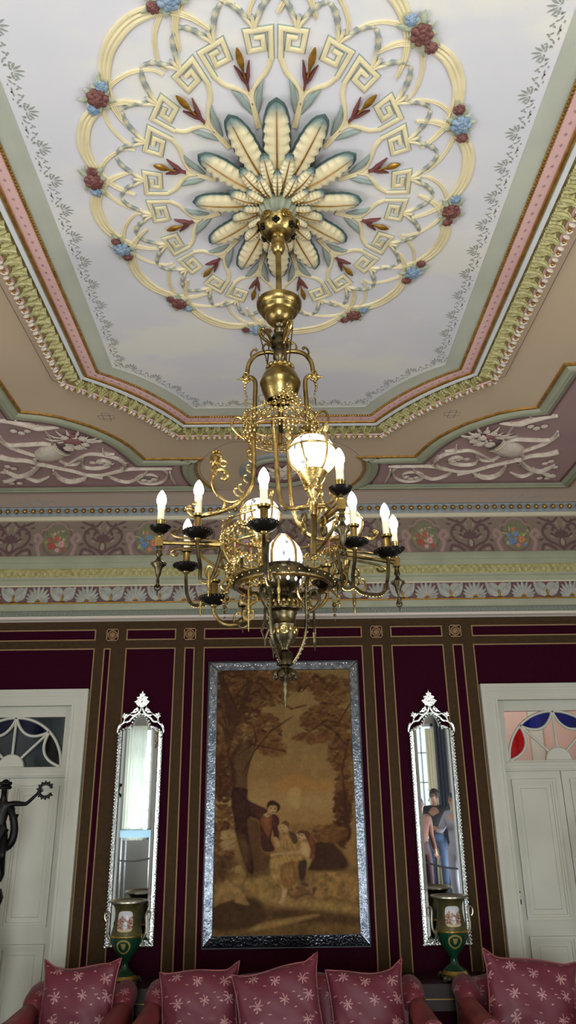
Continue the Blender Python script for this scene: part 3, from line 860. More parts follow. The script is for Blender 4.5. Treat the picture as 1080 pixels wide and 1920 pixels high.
# stems, key scrolls, buds: one set to each gap between petals
def emit_ribbon(mb, pts, w, h, g=False, mitre=False): ribbon(mb, [E3(r, t) for r, t in pts], w, h, g, mitre=mitre)
def sp(pts, n=6): return [(p.x, p.y) for p in spline([(r, t, 0) for r, t in pts], n)]
for k in range(12):
    t0 = 15+30*k
    mb = MB(); emit_ribbon(mb, [(.34, t0), (.42, t0), (.50, t0)], [.024,.020,.018], .007, True)
    for s_ in (-1, 1):
        emit_ribbon(mb, sp([(.44, t0), (.49, t0+s_*2.0), (.525, t0+s_*6.5), (.555, t0+s_*10.6), (.602, t0+s_*13.0)]), [.011,.015,.018,.018], .007)
    obj('stem_band', mb, M['band'], med)
    lf = MB()
    for s_ in (-1, 1):
        pts = sp([(.40, t0+s_*2), (.455, t0+s_*4.5), (.50, t0+s_*6.5), (.525, t0+s_*8.5)], 4)
        emit_ribbon(lf, pts, [.008,.024,.018,.002], [.004,.014,.014,.006])
    obj('stem_leaf', lf, M['bandedge'], med)
    # meander keys, squared spirals left and right of the bud
    for s_ in (-1, 1):
        kb, ke = MB(), MB()
        T_ = lambda q: t0+s_*q
        path = [(.60, T_(9.8)), (.60, T_(5.0)), (.705, T_(5.6)), (.705, T_(12.6)), (.635, T_(12.8)), (.635, T_(8.6)), (.668, T_(8.4)), (.668, T_(10.6))]
        path = [(.598, T_(13.0)), (.715, T_(13.2)), (.715, T_(4.4)), (.636, T_(4.4)), (.636, T_(10.2)), (.679, T_(10.1)), (.679, T_(7.0))]
        out = []
        out = path
        emit_ribbon(kb, out, .0185, .009, mitre=True)
        emit_ribbon(ke, out, .0235, .004, mitre=True)
        o = obj('meander_key', kb, M['band'], med); obj('key_edge', ke, M['bandedge'], o)
    # gilt bud with two wine leaves
    b = MB(); a_, c_ = E3(.555, t0, .014), E3(.668, t0, .014); d = c_-a_
    pts = [a_+d*(i/9) for i in range(10)]
    b.tube(pts, [.0035,.0035,.004,.006,.010,.0125,.013,.011,.008,.003], 8, up=(0,0,-1), flat=.8)
    bd = obj('gilt_bud', b, M['bud'], med)
    b = MB()
    emit_ribbon(b, [(.50, t0), (.53, t0), (.565, t0)], [.006,.012,.006], .014)
    for s_ in (-1, 1): emit_ribbon(b, sp([(.52, t0), (.55, t0+s_*1.3), (.575, t0+s_*2.2), (.605, t0+s_*3.5)], 4), [.007,.015,.012,.002], [.010,.015,.013,.006])
    obj('bud_leaf', b, M['wine'], bd)
# leafy fans and ogee leaf arcs, 24 round the oval
M['fan'] = mat_vc('painted_fan_leaf', .6)
for k in range(24):
    t0 = 15*k+7.5
    mb = MB()
    for q, L, w in ((0,.070,.014),(-2.6,.075,.012),(2.6,.075,.012)):
        pts = sp([(.715, t0+q*.12), (.75, t0+q*.45), (.715+L*.8, t0+q*.9), (.715+L, t0+q*1.35)], 3)
        n0 = len(mb.v); emit_ribbon(mb, pts, [.010, w, w*1.1, .003], [.006,.010,.011,.005])
        m_ = len(mb.v)-n0
        for i in range(m_): mb.c[n0+i] = mixc(C_CREAM, lin((120,134,144)), max(0, (i/m_-.45)/.55))
    obj('leaf_fan', mb, M['fan'], med)
    mb = MB(); t1 = t0+15
    for s_, ta in ((1, t0), (-1, t1)):
        pts = sp([(.745, ta+s_*.8), (.79, ta+s_*2.6), (.835, ta+s_*4.8), (.862, ta+s_*7.2)], 6)
        n0 = len(mb.v); emit_ribbon(mb, pts, [.007,.013,.017,.013,.022,.015,.022,.013,.017,.008], [.005,.009,.009,.005])
        for i in range(len(mb.v)-n0): mb.c[n0+i] = mixc(C_CREAM, lin((112,124,128)), min(1, .15+.7*abs(math.sin((i//6)*.55))+(.3 if i % 6 in (0, 5) else 0)))
    obj('leaf_arc', mb, M['fan'], med)
# interlaced cream loops out to the rim
FL = [7, 40, 67, 94.5, 120, 148.5, 189, 222, 251.5, 276, 301, 333]
for k in range(12):
    ta, tb = FL[k], FL[(k+1) % 12]+(360 if k == 11 else 0); sp_ = tb-ta
    mb = MB()
    emit_ribbon(mb, sp([(.78, ta-sp_*.19), (.88, ta-sp_*.07), (.965, ta+sp_*.12), (1.012, ta+sp_*.32), (1.022, ta+sp_*.5), (1.008, ta+sp_*.70), (.955, ta+sp_*.90), (.87, ta+sp_*1.06), (.78, ta+sp_*1.17)], 7), [.010,.026,.044,.05,.044,.024,.010], .008, True)
    obj('loop_band', mb, M['band'], med)
    mb = MB()
    emit_ribbon(mb, sp([(.985, ta-sp_*.18), (.955, ta+sp_*.08), (.90, ta+sp_*.30), (.82, ta+sp_*.47), (.765, ta+sp_*.5)], 6), [.022,.019,.014,.012,.009], .006, True)
    emit_ribbon(mb, sp([(.985, tb+sp_*.14), (.955, tb-sp_*.08), (.90, tb-sp_*.28), (.82, tb-sp_*.42), (.765, tb-sp_*.45)], 6), [.022,.019,.014,.012,.009], .005, True)
    obj('loop_band', mb, M['band'], med)
# flower clusters
def rose(mb, c, R, h):
    for ring, (rr, n, pr) in enumerate(((.72, 7, .42), (.42, 6, .34), (.12, 3, .26))):
        for i in range(n):
            a = 2*PI*i/n+ring*.5
            mb.ball(c+Vector((R*rr*math.cos(a), R*rr*math.sin(a), -h*(.35+.28*ring))), R*pr, 7, 5, (1,1,.6))
    mb.ball(c, R*.6, 8, 5, (1,1,.5))
for k, t in enumerate(FL):
    big_blue = k in (2, 4, 6, 8, 11)
    c = E3(.985, t, .012); tg = Vector((math.cos(math.radians(t))*.75, math.sin(math.radians(t))*.93, 0)).normalized()
    lf = MB()
    for q in range(11):
        a = 2*PI*q/11+k; rr = .052+.012*(q % 3)
        e = c+tg*(math.cos(a)*rr*1.35)+Vector((tg.y,-tg.x,0))*(math.sin(a)*rr*.85)
        lf.tube([c.lerp(e, .35), c.lerp(e, .7), e], [.006,.013,.002], 6, up=(0,0,-1), flat=.4)
    base = obj('flower_cluster', lf, M['leafpale'], med)
    b = MB(); rose(b, c+tg*.002, .036, .018); obj('rose', b, M['roseblue' if big_blue else 'rosewine'], base)
    for s_ in (-1, 1):
        b = MB(); rose(b, c+tg*(.058*s_)+Vector((0,.006*s_,0)), .021, .012)
        obj('rose', b, M['rosewine' if big_blue or s_ > 0 and k % 2 else 'roseblue'], base)

# ------------------------------------------------------------------ plaster reliefs in the corner compartments
def zq(x, y): return (x/2.7, 760+y/2.7)
SCROLLS = [  # traced on the left compartment, in pixels of the photo detail
 ([(0,70),(60,72),(130,85),(200,105),(300,104)], [8,14,22,16,3]),
 ([(0,150),(40,190),(130,190),(220,185),(265,190),(250,150),(215,105)], [8,10,12,12,9,7,4]),
 ([(0,165),(60,205),(140,235),(190,250)], [12,12,10,8]),
 ([(0,250),(60,265),(140,272),(200,290),(260,300)], [18,14,12,10,10]),
 ([(200,290),(160,330),(100,350),(50,335),(20,320)], [18,16,16,12,5]),
 ([(100,350),(60,370),(20,380)], [8,16,8]),
 ([(130,355),(190,375),(250,355)], [10,14,4]),
 ([(210,290),(300,310),(370,325),(440,345),(520,360)], [12,10,10,9,8]),
 ([(330,300),(430,245),(500,240),(580,255),(625,280),(630,310),(590,330),(540,340)], [6,8,10,12,14,14,10,6]),
 ([(430,245),(410,275),(430,305),(490,310),(545,300),(560,285),(520,270),(490,280)], [8,8,10,12,12,10,10,8]),
 ([(440,345),(520,345),(600,325),(660,315),(740,312),(820,312),(870,315)], [6,8,9,10,10,10,3]),
 ([(820,312),(850,340),(830,375),(780,390),(720,385),(690,365),(720,345),(770,345),(800,360),(780,380)], [8,8,8,8,8,7,7,6,6,5]),
 ([(540,340),(580,365),(650,380),(720,350),(750,320)], [6,10,10,10,6]),
 ([(860,330),(870,360),(890,395)], [8,10,3]),
 ([(270,320),(300,355),(350,375),(400,370),(440,355)], [8,16,20,18,6]),
 ([(300,270),(340,290),(390,290),(420,270)], [8,8,8,6]),
 ([(190,250),(180,280),(200,300)], [10,14,8]),
 ([(520,210),(530,235),(580,240)], [3,14,4]),
]
def relief(sx, label):
    def P(q):
        v = atc(*zq(*q)); return Vector((sx*(v.x if sx > 0 else v.x)*(1 if sx > 0 else 1), v.y, CEIL_Z-.004))
    root = thing('plaster_relief', label, 'plaster relief', (P((260,250)).x*(1), P((260,250)).y, CEIL_Z-.004), group='urn and scroll reliefs on the ceiling')
    def Q(q):
        v = atc(*zq(*q)); return Vector((v.x if sx < 0 else -v.x+.0, v.y, CEIL_Z-.004))
    c0 = Q((260,250)); root.location = c0; root['_o'] = list(c0)
    for pts, w in SCROLLS:
        mb = MB(); pp = spline([Q(p) for p in pts], 7); n = len(pp)
        ww = lerpl(w, n); ribbon(mb, pp, [x*.0016 for x in ww], [min(.03, .010+x*.0012) for x in ww], len(pp) > 20)
        # leafy lobes along the thick part
        for i in range(3, n-2, 5):
            if ww[i] > 9:
                t = (pp[i+1]-pp[i-1]).normalized(); sd = Vector((t.y, -t.x, 0))*(1 if (i//5) % 2 else -1)
                a = pp[i]+Vector((0,0,-.006)); e = a+sd*(ww[i]*.0024)+t*.022
                mb.tube([a, a.lerp(e, .5)+Vector((0,0,-.008)), e], [.006,.009,.002], 6, up=(0,0,-1), flat=.6)
        obj('scroll', mb, M['bone'], root)
    # urn lying towards the flowers
    a, b = Q((185,265)), Q((330,205)); d = b-a; L = d.length; d.normalize(); w = Vector((-d.y, d.x, 0))
    mb = MB(); prof = [(0,.02),(.04,.035),(.1,.06),(.25,.10),(.5,.125),(.75,.12),(.9,.10),(1,.112)]
    mb.grid(lambda i, j: a+d*(L*prof[i][0])+w*(prof[i][1]*.75*math.cos(PI*j/12))+Vector((0,0,-.055*math.sin(PI*j/12)*(prof[i][1]/.125))), len(prof), 13)
    u = obj('urn', mb, M['bone'], root)
    mb = MB(); ribbon(mb, [a+d*(L*.9)+w*(.085*math.cos(PI*k/10))+Vector((0,0,-.05*math.sin(PI*k/10))) for k in range(11)], .016, .006); obj('urn_rope', mb, M['cream'], u)
    lf = MB()
    r2 = random.Random(5)
    c = Q((375,170))
    for k in range(26):
        an = r2.uniform(0, 2*PI); rr = r2.uniform(.08, .20); e = c+Vector((rr*1.25*math.cos(an), rr*.75*math.sin(an), -.005))
        lf.tube([c.lerp(e, .4)+Vector((0,0,-.01)), c.lerp(e, .75)+Vector((0,0,-.016)), e], [.005,.012,.002], 6, up=(0,0,-1), flat=.5)
    bq = obj('bouquet', lf, M['bone'], root)
    M.setdefault('roserel', mat('wine_rose_relief', (146,96,94), .65)); 
    for k, (x, y, r_, m_) in enumerate(((350,165,.035,'roserel'),(385,170,.035,'roserel'),(350,205,.035,'bone'),(420,155,.03,'bone'),(400,200,.032,'bone'),(435,185,.028,'bone'),(330,150,.025,'bone'),(365,140,.022,'roserel'),(450,165,.022,'bone'))):
        if sx > 0 and m_ == 'roserel' and k > 0: m_ = 'bone'
        b = MB(); rose(b, Q((x, y))+Vector((0,0,-.012)), r_, .02); obj('rose', b, M[m_], bq)
    for pts in ([(70,120),(110,130),(140,120)], [(20,330),(40,300),(70,310)], [(30,375),(60,385),(100,385)], [(345,375),(380,380),(420,368)], [(470,280),(510,280),(540,290)], [(730,370),(760,375),(780,365)]):
        b = MB()
        for p in pts: rose(b, Q(p)+Vector((0,0,-.008)), .022, .014)
        obj('blossom_spray', b, M['bone'], root)
relief(-1, 'plaster urn relief with wine-coloured roses on the ceiling left of the chandelier')
relief(1, 'plaster urn relief with pale roses on the ceiling right of the chandelier')
# round rosette behind the chandelier
b = thing('ceiling_rosette', 'round plaster rosette in the ceiling by the wall, partly behind the chandelier', 'ceiling rosette', (CC[0], CC[1], CEIL_Z-.004))
mb = MB()
for k in range(10):
    a = 2*PI*k/10; c = Vector((CC[0], CC[1], CEIL_Z-.006)); e = c+Vector((.14*math.cos(a), .13*math.sin(a), 0))
    mb.tube([c.lerp(e,.2)+Vector((0,0,-.01)), c.lerp(e,.6)+Vector((0,0,-.02)), e], [.012,.03,.004], 8, up=(0,0,-1), flat=.5)
obj('leaf_ring', mb, M['bone'], b)
mb = MB(); rose(mb, Vector((CC[0], CC[1], CEIL_Z-.02)), .05, .03); obj('rose', mb, M['bone'], b)
# ------------------------------------------------------------------ chandelier
M['brass'] = mat('aged_brass', (166,142,88), .28, 1.0, rgb2=(104,86,48), nscale=14, bump=.08, bscale=120)
M['brightbrass'] = mat('bright_gilt_brass', (212,186,126), .26, 1.0, rgb2=(146,120,70), nscale=22, bump=.15, bscale=160)
M['bronze'] = mat('dark_bronze', (104,92,68), .34, 1.0, rgb2=(50,44,34), nscale=18, bump=.12, bscale=140)
M['blackmetal'] = mat('black_drip_pan', (34,30,28), .3, .85)
M['chain'] = mat('chain_metal', (110,84,48), .4, 1.0)
M['candle'] = mat('ivory_candle_sleeve', (232,224,200), .5)
M['socket'] = mat('white_lamp_socket', (240,240,238), .4)
M['bulb'] = mat_emit('lit_bulb', (255,236,205), 26.0)
def globe_mat():
    m = bpy.data.materials.new('lit_etched_globe'); N, L = nt(m); b = N['Principled BSDF']
    tc = N.new('ShaderNodeTexCoord'); mp = N.new('ShaderNodeMapping'); mp.inputs['Scale'].default_value = (1.5,1.5,.6)
    v = N.new('ShaderNodeTexVoronoi'); v.inputs['Scale'].default_value = 26; v.feature = 'F1'
    r = N.new('ShaderNodeValToRGB'); e = r.color_ramp.elements
    e[0].position = 0.16; e[0].color = lin((120,122,142)); e[1].position = 0.30; e[1].color = lin((255,248,238))
    L.new(tc.outputs['Object'], mp.inputs[0]); L.new(mp.outputs[0], v.inputs['Vector']); L.new(v.outputs['Distance'], r.inputs['Fac'])
    L.new(r.outputs['Color'], b.inputs['Emission Color']); L.new(r.outputs['Color'], b.inputs['Base Color'])
    b.inputs['Emission Strength'].default_value = .62; b.inputs['Roughness'].default_value = .2
    return m
M['globe'] = globe_mat()
ch = thing('chandelier', 'ornate brass chandelier with candle bulbs and glass oil-lamp globes hanging from the ceiling medallion', 'chandelier', (0, CY, CEIL_Z-.12))
ORG = Vector((0, CY, CEIL_Z-.12)); ch['_o'] = [0, CY, CEIL_Z-.12]
def V3(x, y, z): return Vector((x, CY+y, z))
def ring(a, r, z): return V3(r*math.cos(math.radians(a)), r*math.sin(math.radians(a)), z)
def cpart(name, mb, m, parent=None, **k):
    if parent is None: return obj(name, mb, M[m], ch, origin=ORG, **k)
    return obj(name, mb, M[m], parent, origin=ORG, **k)
def lat(prof, c=(0,0), seg=28, rib=None):
    mb = MB(); mb.lathe(prof, seg, (c[0], CY+c[1], 0), rib); return mb
# pierced canopy with six lobes
mb = MB(); n = 72
def cano(i, j):
    a = 2*PI*i/n; s_ = j/7; lob = abs(math.cos(3*a+.3))**.6
    r = .024+.062*s_**.6*(.86+.16*lob); z = 3.885+.062*s_**1.6*(.8+.3*lob)
    return V3(r*math.cos(a), r*math.sin(a), z)
mb.grid(cano, n, 8, closeu=True)
cp_ = cpart('ceiling_canopy', mb, 'brass')
for k in range(6):
    a = 60*k-6; c = ring(a, .084, 3.938); mb = MB()
    mb.torus(c, .016, .0045, 16, 6, (math.cos(math.radians(a)), math.sin(math.radians(a)), -.35))
    for q in range(4): mb.ball(c+Vector((-math.sin(math.radians(a))*.009*math.cos(PI/2*q), math.cos(math.radians(a))*.009*math.cos(PI/2*q), .009*math.sin(PI/2*q))), .006, 6, 4)
    cpart('canopy_lobe', mb, 'brass', cp_)
    a = 60*k+24; c = ring(a, .062, 3.918); mb = MB()
    for q in range(4):
        u = Vector((-math.sin(math.radians(a)), math.cos(math.radians(a)), 0))
        mb.ball(c+u*(.009*math.cos(PI/2*q))+Vector((0,0,.009*math.sin(PI/2*q)))+Vector((math.cos(math.radians(a)), math.sin(math.radians(a)),-.6))*.007, .0085, 8, 5)
    cpart('canopy_piercing', mb, 'blackmetal', cp_)
cpart('rod_collar', lat([(.012,3.80),(.020,3.805),(.026,3.82),(.030,3.832),(.024,3.845),(.026,3.853),(.029,3.862),(.022,3.868),(.022,3.875),(.028,3.880),(.028,3.888),(.02,3.90)]), 'brass')
cpart('suspension_rod', lat([(.0115,3.53),(.0115,3.81)], seg=16), 'brass')
cpart('smoke_bell', lat([(.018,3.458),(.030,3.463),(.044,3.474),(.053,3.490),(.055,3.502),(.062,3.505),(.070,3.514),(.072,3.526),(.075,3.529),(.081,3.533),(.087,3.545),(.088,3.558),(.084,3.560),(.078,3.545),(.06,3.535),(.0115,3.54)], seg=48), 'brass')
cpart('rod_knuckle', lat([(.013,3.40),(.012,3.415),(.02,3.425),(.022,3.435),(.014,3.443),(.012,3.449),(.018,3.455),(.020,3.460),(.016,3.466)], seg=20), 'bronze')
pulley = cpart('pulley_hub', lat([(.013,3.265),(.016,3.275),(.012,3.285),(.018,3.30),(.026,3.31),(.026,3.33),(.022,3.335),(.022,3.355),(.034,3.362),(.034,3.374),(.024,3.38),(.022,3.395),(.03,3.40),(.026,3.412),(.015,3.42)]), 'bronze')
for a in (-172, -55, 62):
    mb = MB(); d = Vector((math.cos(math.radians(a)), math.sin(math.radians(a)), 0))
    loop = [(.02,3.362),(.03,3.385),(.046,3.42),(.062,3.437),(.075,3.432),(.078,3.415),(.066,3.398),(.045,3.38),(.028,3.36)]
    mb.tube(spline([V3(d.x*r, d.y*r, z) for r, z in loop], 5), .0065, 8)
    mb.ball(V3(d.x*.063, d.y*.063, 3.416), .012, 8, 6, (.6,.6,1)); 
    cpart('pulley_scroll', mb, 'brass', pulley)
# chains from the pulleys to the counterweight
for a in (-172, -55, 62):
    for s_ in (-1, 1):
        mb = MB(); p0 = ring(a+s_*4, .078 if s_ > 0 else .04, 3.41 if s_ > 0 else 3.37); p1 = ring(a+s_*9, .048, 3.275)
        n = 26
        for k in range(n):
            p = p0.lerp(p1, k/n); q = p0.lerp(p1, (k+.85)/n); mb.tube([p, p.lerp(q,.5)+Vector((.0015*(1 if k % 2 else -1), .0015, 0)), q], .0022, 5)
        cpart('pulley_chain', mb, 'chain')
mb = MB(); mb.openlathe([(.046,3.128),(.05,3.124),(.052,3.13),(.062,3.152),(.070,3.175),(.073,3.192),(.0755,3.196),(.0755,3.203),(.073,3.207),(.068,3.225),(.058,3.243),(.045,3.255),(.05,3.258),(.05,3.264),(.03,3.268),(.013,3.268)], 48, (0,CY,0)); cw = cpart('counterweight', mb, 'brass')
mb = MB(); mb.openlathe([(.046,3.128),(.055,3.15),(.05,3.2),(.012,3.22)], 40, (0,CY,0)); cpart('counterweight_inside', mb, 'bronze', cw)
mb = MB()
for k in range(16): mb.ball(ring(22.5*k, .046, 3.266), .009, 8, 5)
cpart('bead_collar', mb, 'brass', cw)
cpart('inner_rod', lat([(.0085,3.0),(.0085,3.26)], seg=14), 'bronze')
# three tubular hangers arching out of the hub
ARMS = [180, -4, 92]
for a in ARMS:
    mb = MB(); f = lambda r, z: ring(a, r, z)
    path = spline([f(.022,3.335), f(.05,3.338), f(.09,3.325), f(.115,3.29), f(.122,3.25), f(.122,3.215)], 6)
    mb.tube(path, .0085, 10)
    mb.tube(spline([f(.125,3.222), f(.108,3.228), f(.095,3.215), f(.092,3.19), f(.094,3.12), f(.096,3.0)], 6), .0085, 10)
    h = cpart('hanger_tube', mb, 'brass')
    mb = MB(); d = Vector((math.cos(math.radians(a)), math.sin(math.radians(a)), 0)); t = Vector((-d.y, d.x, 0))
    for r, z, hh in ((.06,3.345,.032),(.105,3.318,.036)):
        mb.tube(spline([f(r,z-.006), f(r+.004,z+.012), f(r-.002,z+hh*.75), f(r-.012,z+hh), f(r-.018,z+hh*.8)], 4), [.004]*16+[.005], 6)
        mb.ball(f(r-.016, z+hh*.85), .006, 6, 4)
    cpart('hanger_crest', mb, 'brass', h)
    mb = MB(); c = f(.126,3.222); mb.torus(c, .014, .005, 14, 6, tuple(t)); mb.ball(c, .013, 10, 6); mb.tube([c, c+d*.02, c+d*.036], [.007,.005,.001], 8)
    for k in range(6): mb.ball(f(.128+.004*math.sin(k), 3.205-.014*k), .0075-.0008*k, 7, 5)
    mb.tube([f(.128,3.13), f(.128,3.10)], [.003,.001], 6)
    for s_ in (-1, 1): mb.torus(c+t*.010*s_+Vector((0,0,.012)), .009, .003, 12, 5, tuple(t))
    cpart('joint_rosette', mb, 'brightbrass', h)
# crown of pierced gilt scrollwork
def filigree(R, z0, z1, n, peaks=True, m='brightbrass', a0=0, a1=360, rt=.0036):
    mb = MB(); zm = (z0+z1)/2; H = z1-z0
    full = a1-a0 >= 360
    steps = 60
    for z, r in ((z0, R), (z1, R*1.0)):
        if full: mb.torus(V3(0,0,z), r, rt*1.1, steps, 6)
        else: mb.tube([ring(a0+(a1-a0)*k/steps, r, z) for k in range(steps+1)], rt*1.1, 6)
    da = (a1-a0)/n
    for k in range(n):
        a = a0+da*(k+.5); w = math.radians(da)*R
        def q(u, v, dr=0): return ring(a+math.degrees(u*w/R), R+dr, zm+v*H)
        for s_ in (-1, 1):
            mb.tube([q(s_*x, y, .003) for x, y in scroll2(.25, .12, .24, .05, -2.4, 3.2, 13)], rt, 5)
            mb.tube([q(s_*x, y, .002) for x, y in scroll2(.25, -.25, .20, .05, 2.2, -3.2, 12)], rt*.9, 5)
            mb.ball(q(s_*.25, .12, .004), rt*1.7, 6, 4)
        mb.tube([q(0, -.5), q(0, -.1, .004), q(0, .5)], rt, 5)
        for j in range(5):
            b_ = 2*PI*j/5; mb.ball(q(.10*math.cos(b_), .0+.13*math.sin(b_)*w/H, .006), rt*1.6, 6, 4)
        mb.ball(q(0, 0, .008), rt*1.5, 6, 4); mb.ball(q(.5, .1, .003), rt*2.0, 6, 4)
        if peaks:
            for j, (u, v, r_) in enumerate(((0,.62,.006),(-.2,.58,.0045),(.2,.58,.0045),(0,.78,.0045))): mb.ball(q(u, v), r_, 6, 4)
    return mb
cr = cpart('crown_band', filigree(.130, 2.985, 3.045, 14, rt=.003), 'brightbrass')
for a in (-80, 40, 160):
    mb = MB()
    for j in range(5):
        for u in range(-(4-j), 5-j):
            p = ring(a+u*6.5, .134+.003*(j % 2), 3.045+.018*j)
            if (u+j) % 2: mb.torus(p, .008, .003, 10, 5, (math.cos(math.radians(a)), math.sin(math.radians(a)), 0))
            else: mb.ball(p, .0062, 6, 4)
    cpart('crown_palmette', mb, 'brightbrass', cr)
for a in (-80, -30, 215):
    mb = MB(); p = ring(a, .138, 2.965)
    for j in range(4):
        for u in range(-(3-j), 4-j):
            q = ring(a+u*6, .134+.01*abs(math.sin(j+u)), 2.972-.015*j)
            mb.ball(q, .0075-.0007*abs(u), 6, 4)
    mb.ball(ring(a, .137, 2.888), .009, 8, 6); mb.ball(ring(a, .137, 2.873), .004, 6, 4); mb.tube([ring(a,.137,2.895), ring(a,.137,2.925)], .002, 5)
    cpart('crown_drop', mb, 'brightbrass', cr)
for a in (186, -20):      # ear loops on the crown
    mb = MB(); mb.tube(spline([ring(a,.13,2.965), ring(a,.16,2.99), ring(a,.178,3.02), ring(a,.165,3.05), ring(a,.14,3.045), ring(a,.128,3.02)], 6), .005, 7); cpart('crown_loop', mb, 'brightbrass', cr)
# three long tubes from the crown that sweep out into scrolled arms
for k, (a, ae, rend, zend) in enumerate(((181, 181, .285, 2.672), (-108, -52, .22, 2.64), (68, 33, .37, 2.66))):
    mb = MB(); n = 9
    rr = [.100,.098,.098,.104,.125,.165,.215,.258,rend] if k == 0 else [.09,.075,.07,.075,.09,.12,.16,.20,rend]
    zz = [3.0,2.93,2.86,2.80,2.755,2.715,2.692,2.682,zend+.006] if k == 0 else [3.0,2.93,2.84,2.76,2.70,2.66,2.64,2.635,zend]
    pts = [ring(a+(ae-a)*(i/8)**2, rr[i], zz[i]) for i in range(n)]
    P = spline(pts, 6); mb.tube(P, .0085, 9)
    ar = cpart('scroll_arm', mb, 'brightbrass')
    mb = MB(); f = lambda r, z: ring(ae, r, z)
    if k == 0:
        mb.tube(spline([f(.13,2.757), f(.15,2.735), f(.18,2.728), f(.215,2.745), f(.238,2.785), f(.242,2.825), f(.225,2.85), f(.20,2.848), f(.19,2.83), f(.20,2.815), f(.212,2.82)], 6), [.006]*30+[.009]*20+[.007]*11, 8)
        mb.tube(spline([f(.225,2.755), f(.20,2.735), f(.20,2.71), f(.215,2.69), f(.24,2.685)], 5), .0055, 7)
        for r, z in ((.118,2.80),(.108,2.84),(.102,2.88),(.135,2.765),(.15,2.75)): mb.tube(spline([f(r,z), f(r+.012,z+.010), f(r+.016,z+.026), f(r+.006,z+.03)], 4), [.004]*12+[.006], 6)
        mb.tube(spline([f(.285,2.675), f(.31,2.68), f(.325,2.70), f(.315,2.715)], 4), .007, 7); mb.ball(f(.322,2.705), .013, 8, 6); mb.ball(f(.30,2.722), .010, 8, 6)
        sc = cpart('arm_scroll', mb, 'brightbrass', ar)
        mb = MB()    # little cast head on the scroll
        c = f(.235,2.885); mb.ball(c, .020, 12, 8, (.85,.9,1.2)); mb.ball(c+Vector((-.012,-.008,-.004)), .007, 8, 6)
        mb.tube([c+Vector((0,0,-.02)), f(.238,2.85)], [.010,.012], 8)
        for q in range(12):
            b_ = 2*PI*q/12; mb.ball(c+Vector((.004+.016*math.cos(b_), .006, .012+.016*math.sin(b_))), .009, 7, 5)
        for q in range(3): mb.ball(c+Vector((-.006+.01*q, 0, .036+.004*(q == 1))), .007, 6, 5)
        mb.torus(c+Vector((.03,0,-.01)), .012, .005, 12, 6, (0,1,0))
        cpart('cast_head', mb, 'brightbrass', ar)
    else:
        mb.tube(spline([f(.13,2.665), f(.15,2.70), f(.17,2.75), f(.165,2.79), f(.145,2.79), f(.142,2.77)], 6), .0055, 7)
        mb.ball(f(.165,2.80), .014, 8, 6, (.9,.9,1.4)); mb.ball(f(.168,2.825), .010, 8, 6)
        mb.tube(spline([f(rend,zend), f(rend+.03,zend+.004), f(rend+.05,zend+.022), f(rend+.04,zend+.038), f(rend+.028,zend+.03)], 5), .006, 7)
        mb.ball(f(rend+.045,zend+.03), .011, 8, 6)
        cpart('arm_scroll', mb, 'brightbrass', ar)
# lower openwork gallery, dark ring and straps
cpart('gallery_band', filigree(.205, 2.54, 2.625, 10, True, rt=.0036, a0=25, a1=245), 'brightbrass')
cpart('gallery_skirt', filigree(.186, 2.44, 2.52, 9, False, rt=.0036, a0=30, a1=225), 'brightbrass')
mb = MB(); mb.grid(lambda i, j: ring(360*i/64, (.163,.169,.169,.163)[j], (2.426,2.426,2.444,2.444)[j]), 64, 4, closeu=True, closev=True)
rg = cpart('support_ring', mb, 'bronze')
mb = MB()
for i in range(64):
    if i % 2: mb.ball(ring(360*i/64, .170, 2.435), .004, 6, 4)
cpart('ring_studs', mb, 'brass', rg)
mb = MB(); mb.grid(lambda i, j: ring(360*i/64, (.149,.163,.163,.149)[j], (2.418,2.421,2.425,2.422)[j]), 64, 4, closeu=True, closev=True); cpart('ring_plate', mb, 'brightbrass', rg)
for a in range(30, 240, 35):
    mb = MB(); mb.tube(spline([ring(a,.175,2.47), ring(a,.20,2.50), ring(a,.215,2.535), ring(a,.206,2.55)], 5), .0055, 7); mb.tube(spline([ring(a,.178,2.44), ring(a,.21,2.42), ring(a,.22,2.40), ring(a,.205,2.39), ring(a,.197,2.40)], 5), .0045, 6)
    for j in range(4): mb.ball(ring(a, .20, 2.385-.018*j), .009-.0018*j, 7, 5)
    cpart('gallery_bracket', mb, 'brass')
# central lamp: pierced basket, white dome, vase-shaped reservoir and finial
bk = cpart('lamp_basket', lat([(.022,2.410),(.04,2.415),(.054,2.430),(.063,2.455),(.066,2.482),(.070,2.485),(.070,2.492),(.063,2.493)], seg=40), 'bronze')
mb = MB()
for k in range(12):
    a = 30*k
    for r, z, s_ in ((.0625,2.466,.013),(.055,2.440,.009)):
        c = ring(a+(15 if s_ < .01 else 0), r, z); mb.ball(c, s_, 10, 6, (.75,.75,1.0))
cpart('basket_opening', mb, 'globe', bk)
gl = cpart('lamp_globe', lat([(.058,2.493),(.064,2.512),(.063,2.537),(.054,2.563),(.038,2.582),(.018,2.590),(.017,2.605),(.0001,2.605)], seg=36, rib=lambda a, z: .03*math.cos(10*a)), 'globe')
mb = MB()
for k in range(5):
    a = 72*k+20; mb.tube([ring(a,.067-.05*max(0,(j-3)/5)**1.6,2.493+.11*j/8) for j in range(9)], .0045, 6)
cpart('globe_strap', mb, 'brightbrass', gl)
cpart('reservoir', lat([(.014,2.16),(.026,2.165),(.026,2.20),(.022,2.205),(.013,2.213),(.015,2.222),(.034,2.245),(.041,2.27),(.044,2.293),(.041,2.296),(.038,2.30),(.038,2.325),(.042,2.33),(.042,2.335),(.055,2.342),(.058,2.355),(.052,2.368),(.035,2.378),(.022,2.384),(.016,2.392),(.014,2.398),(.028,2.403),(.026,2.410),(.016,2.416)], seg=36), 'bronze')
mb = MB()
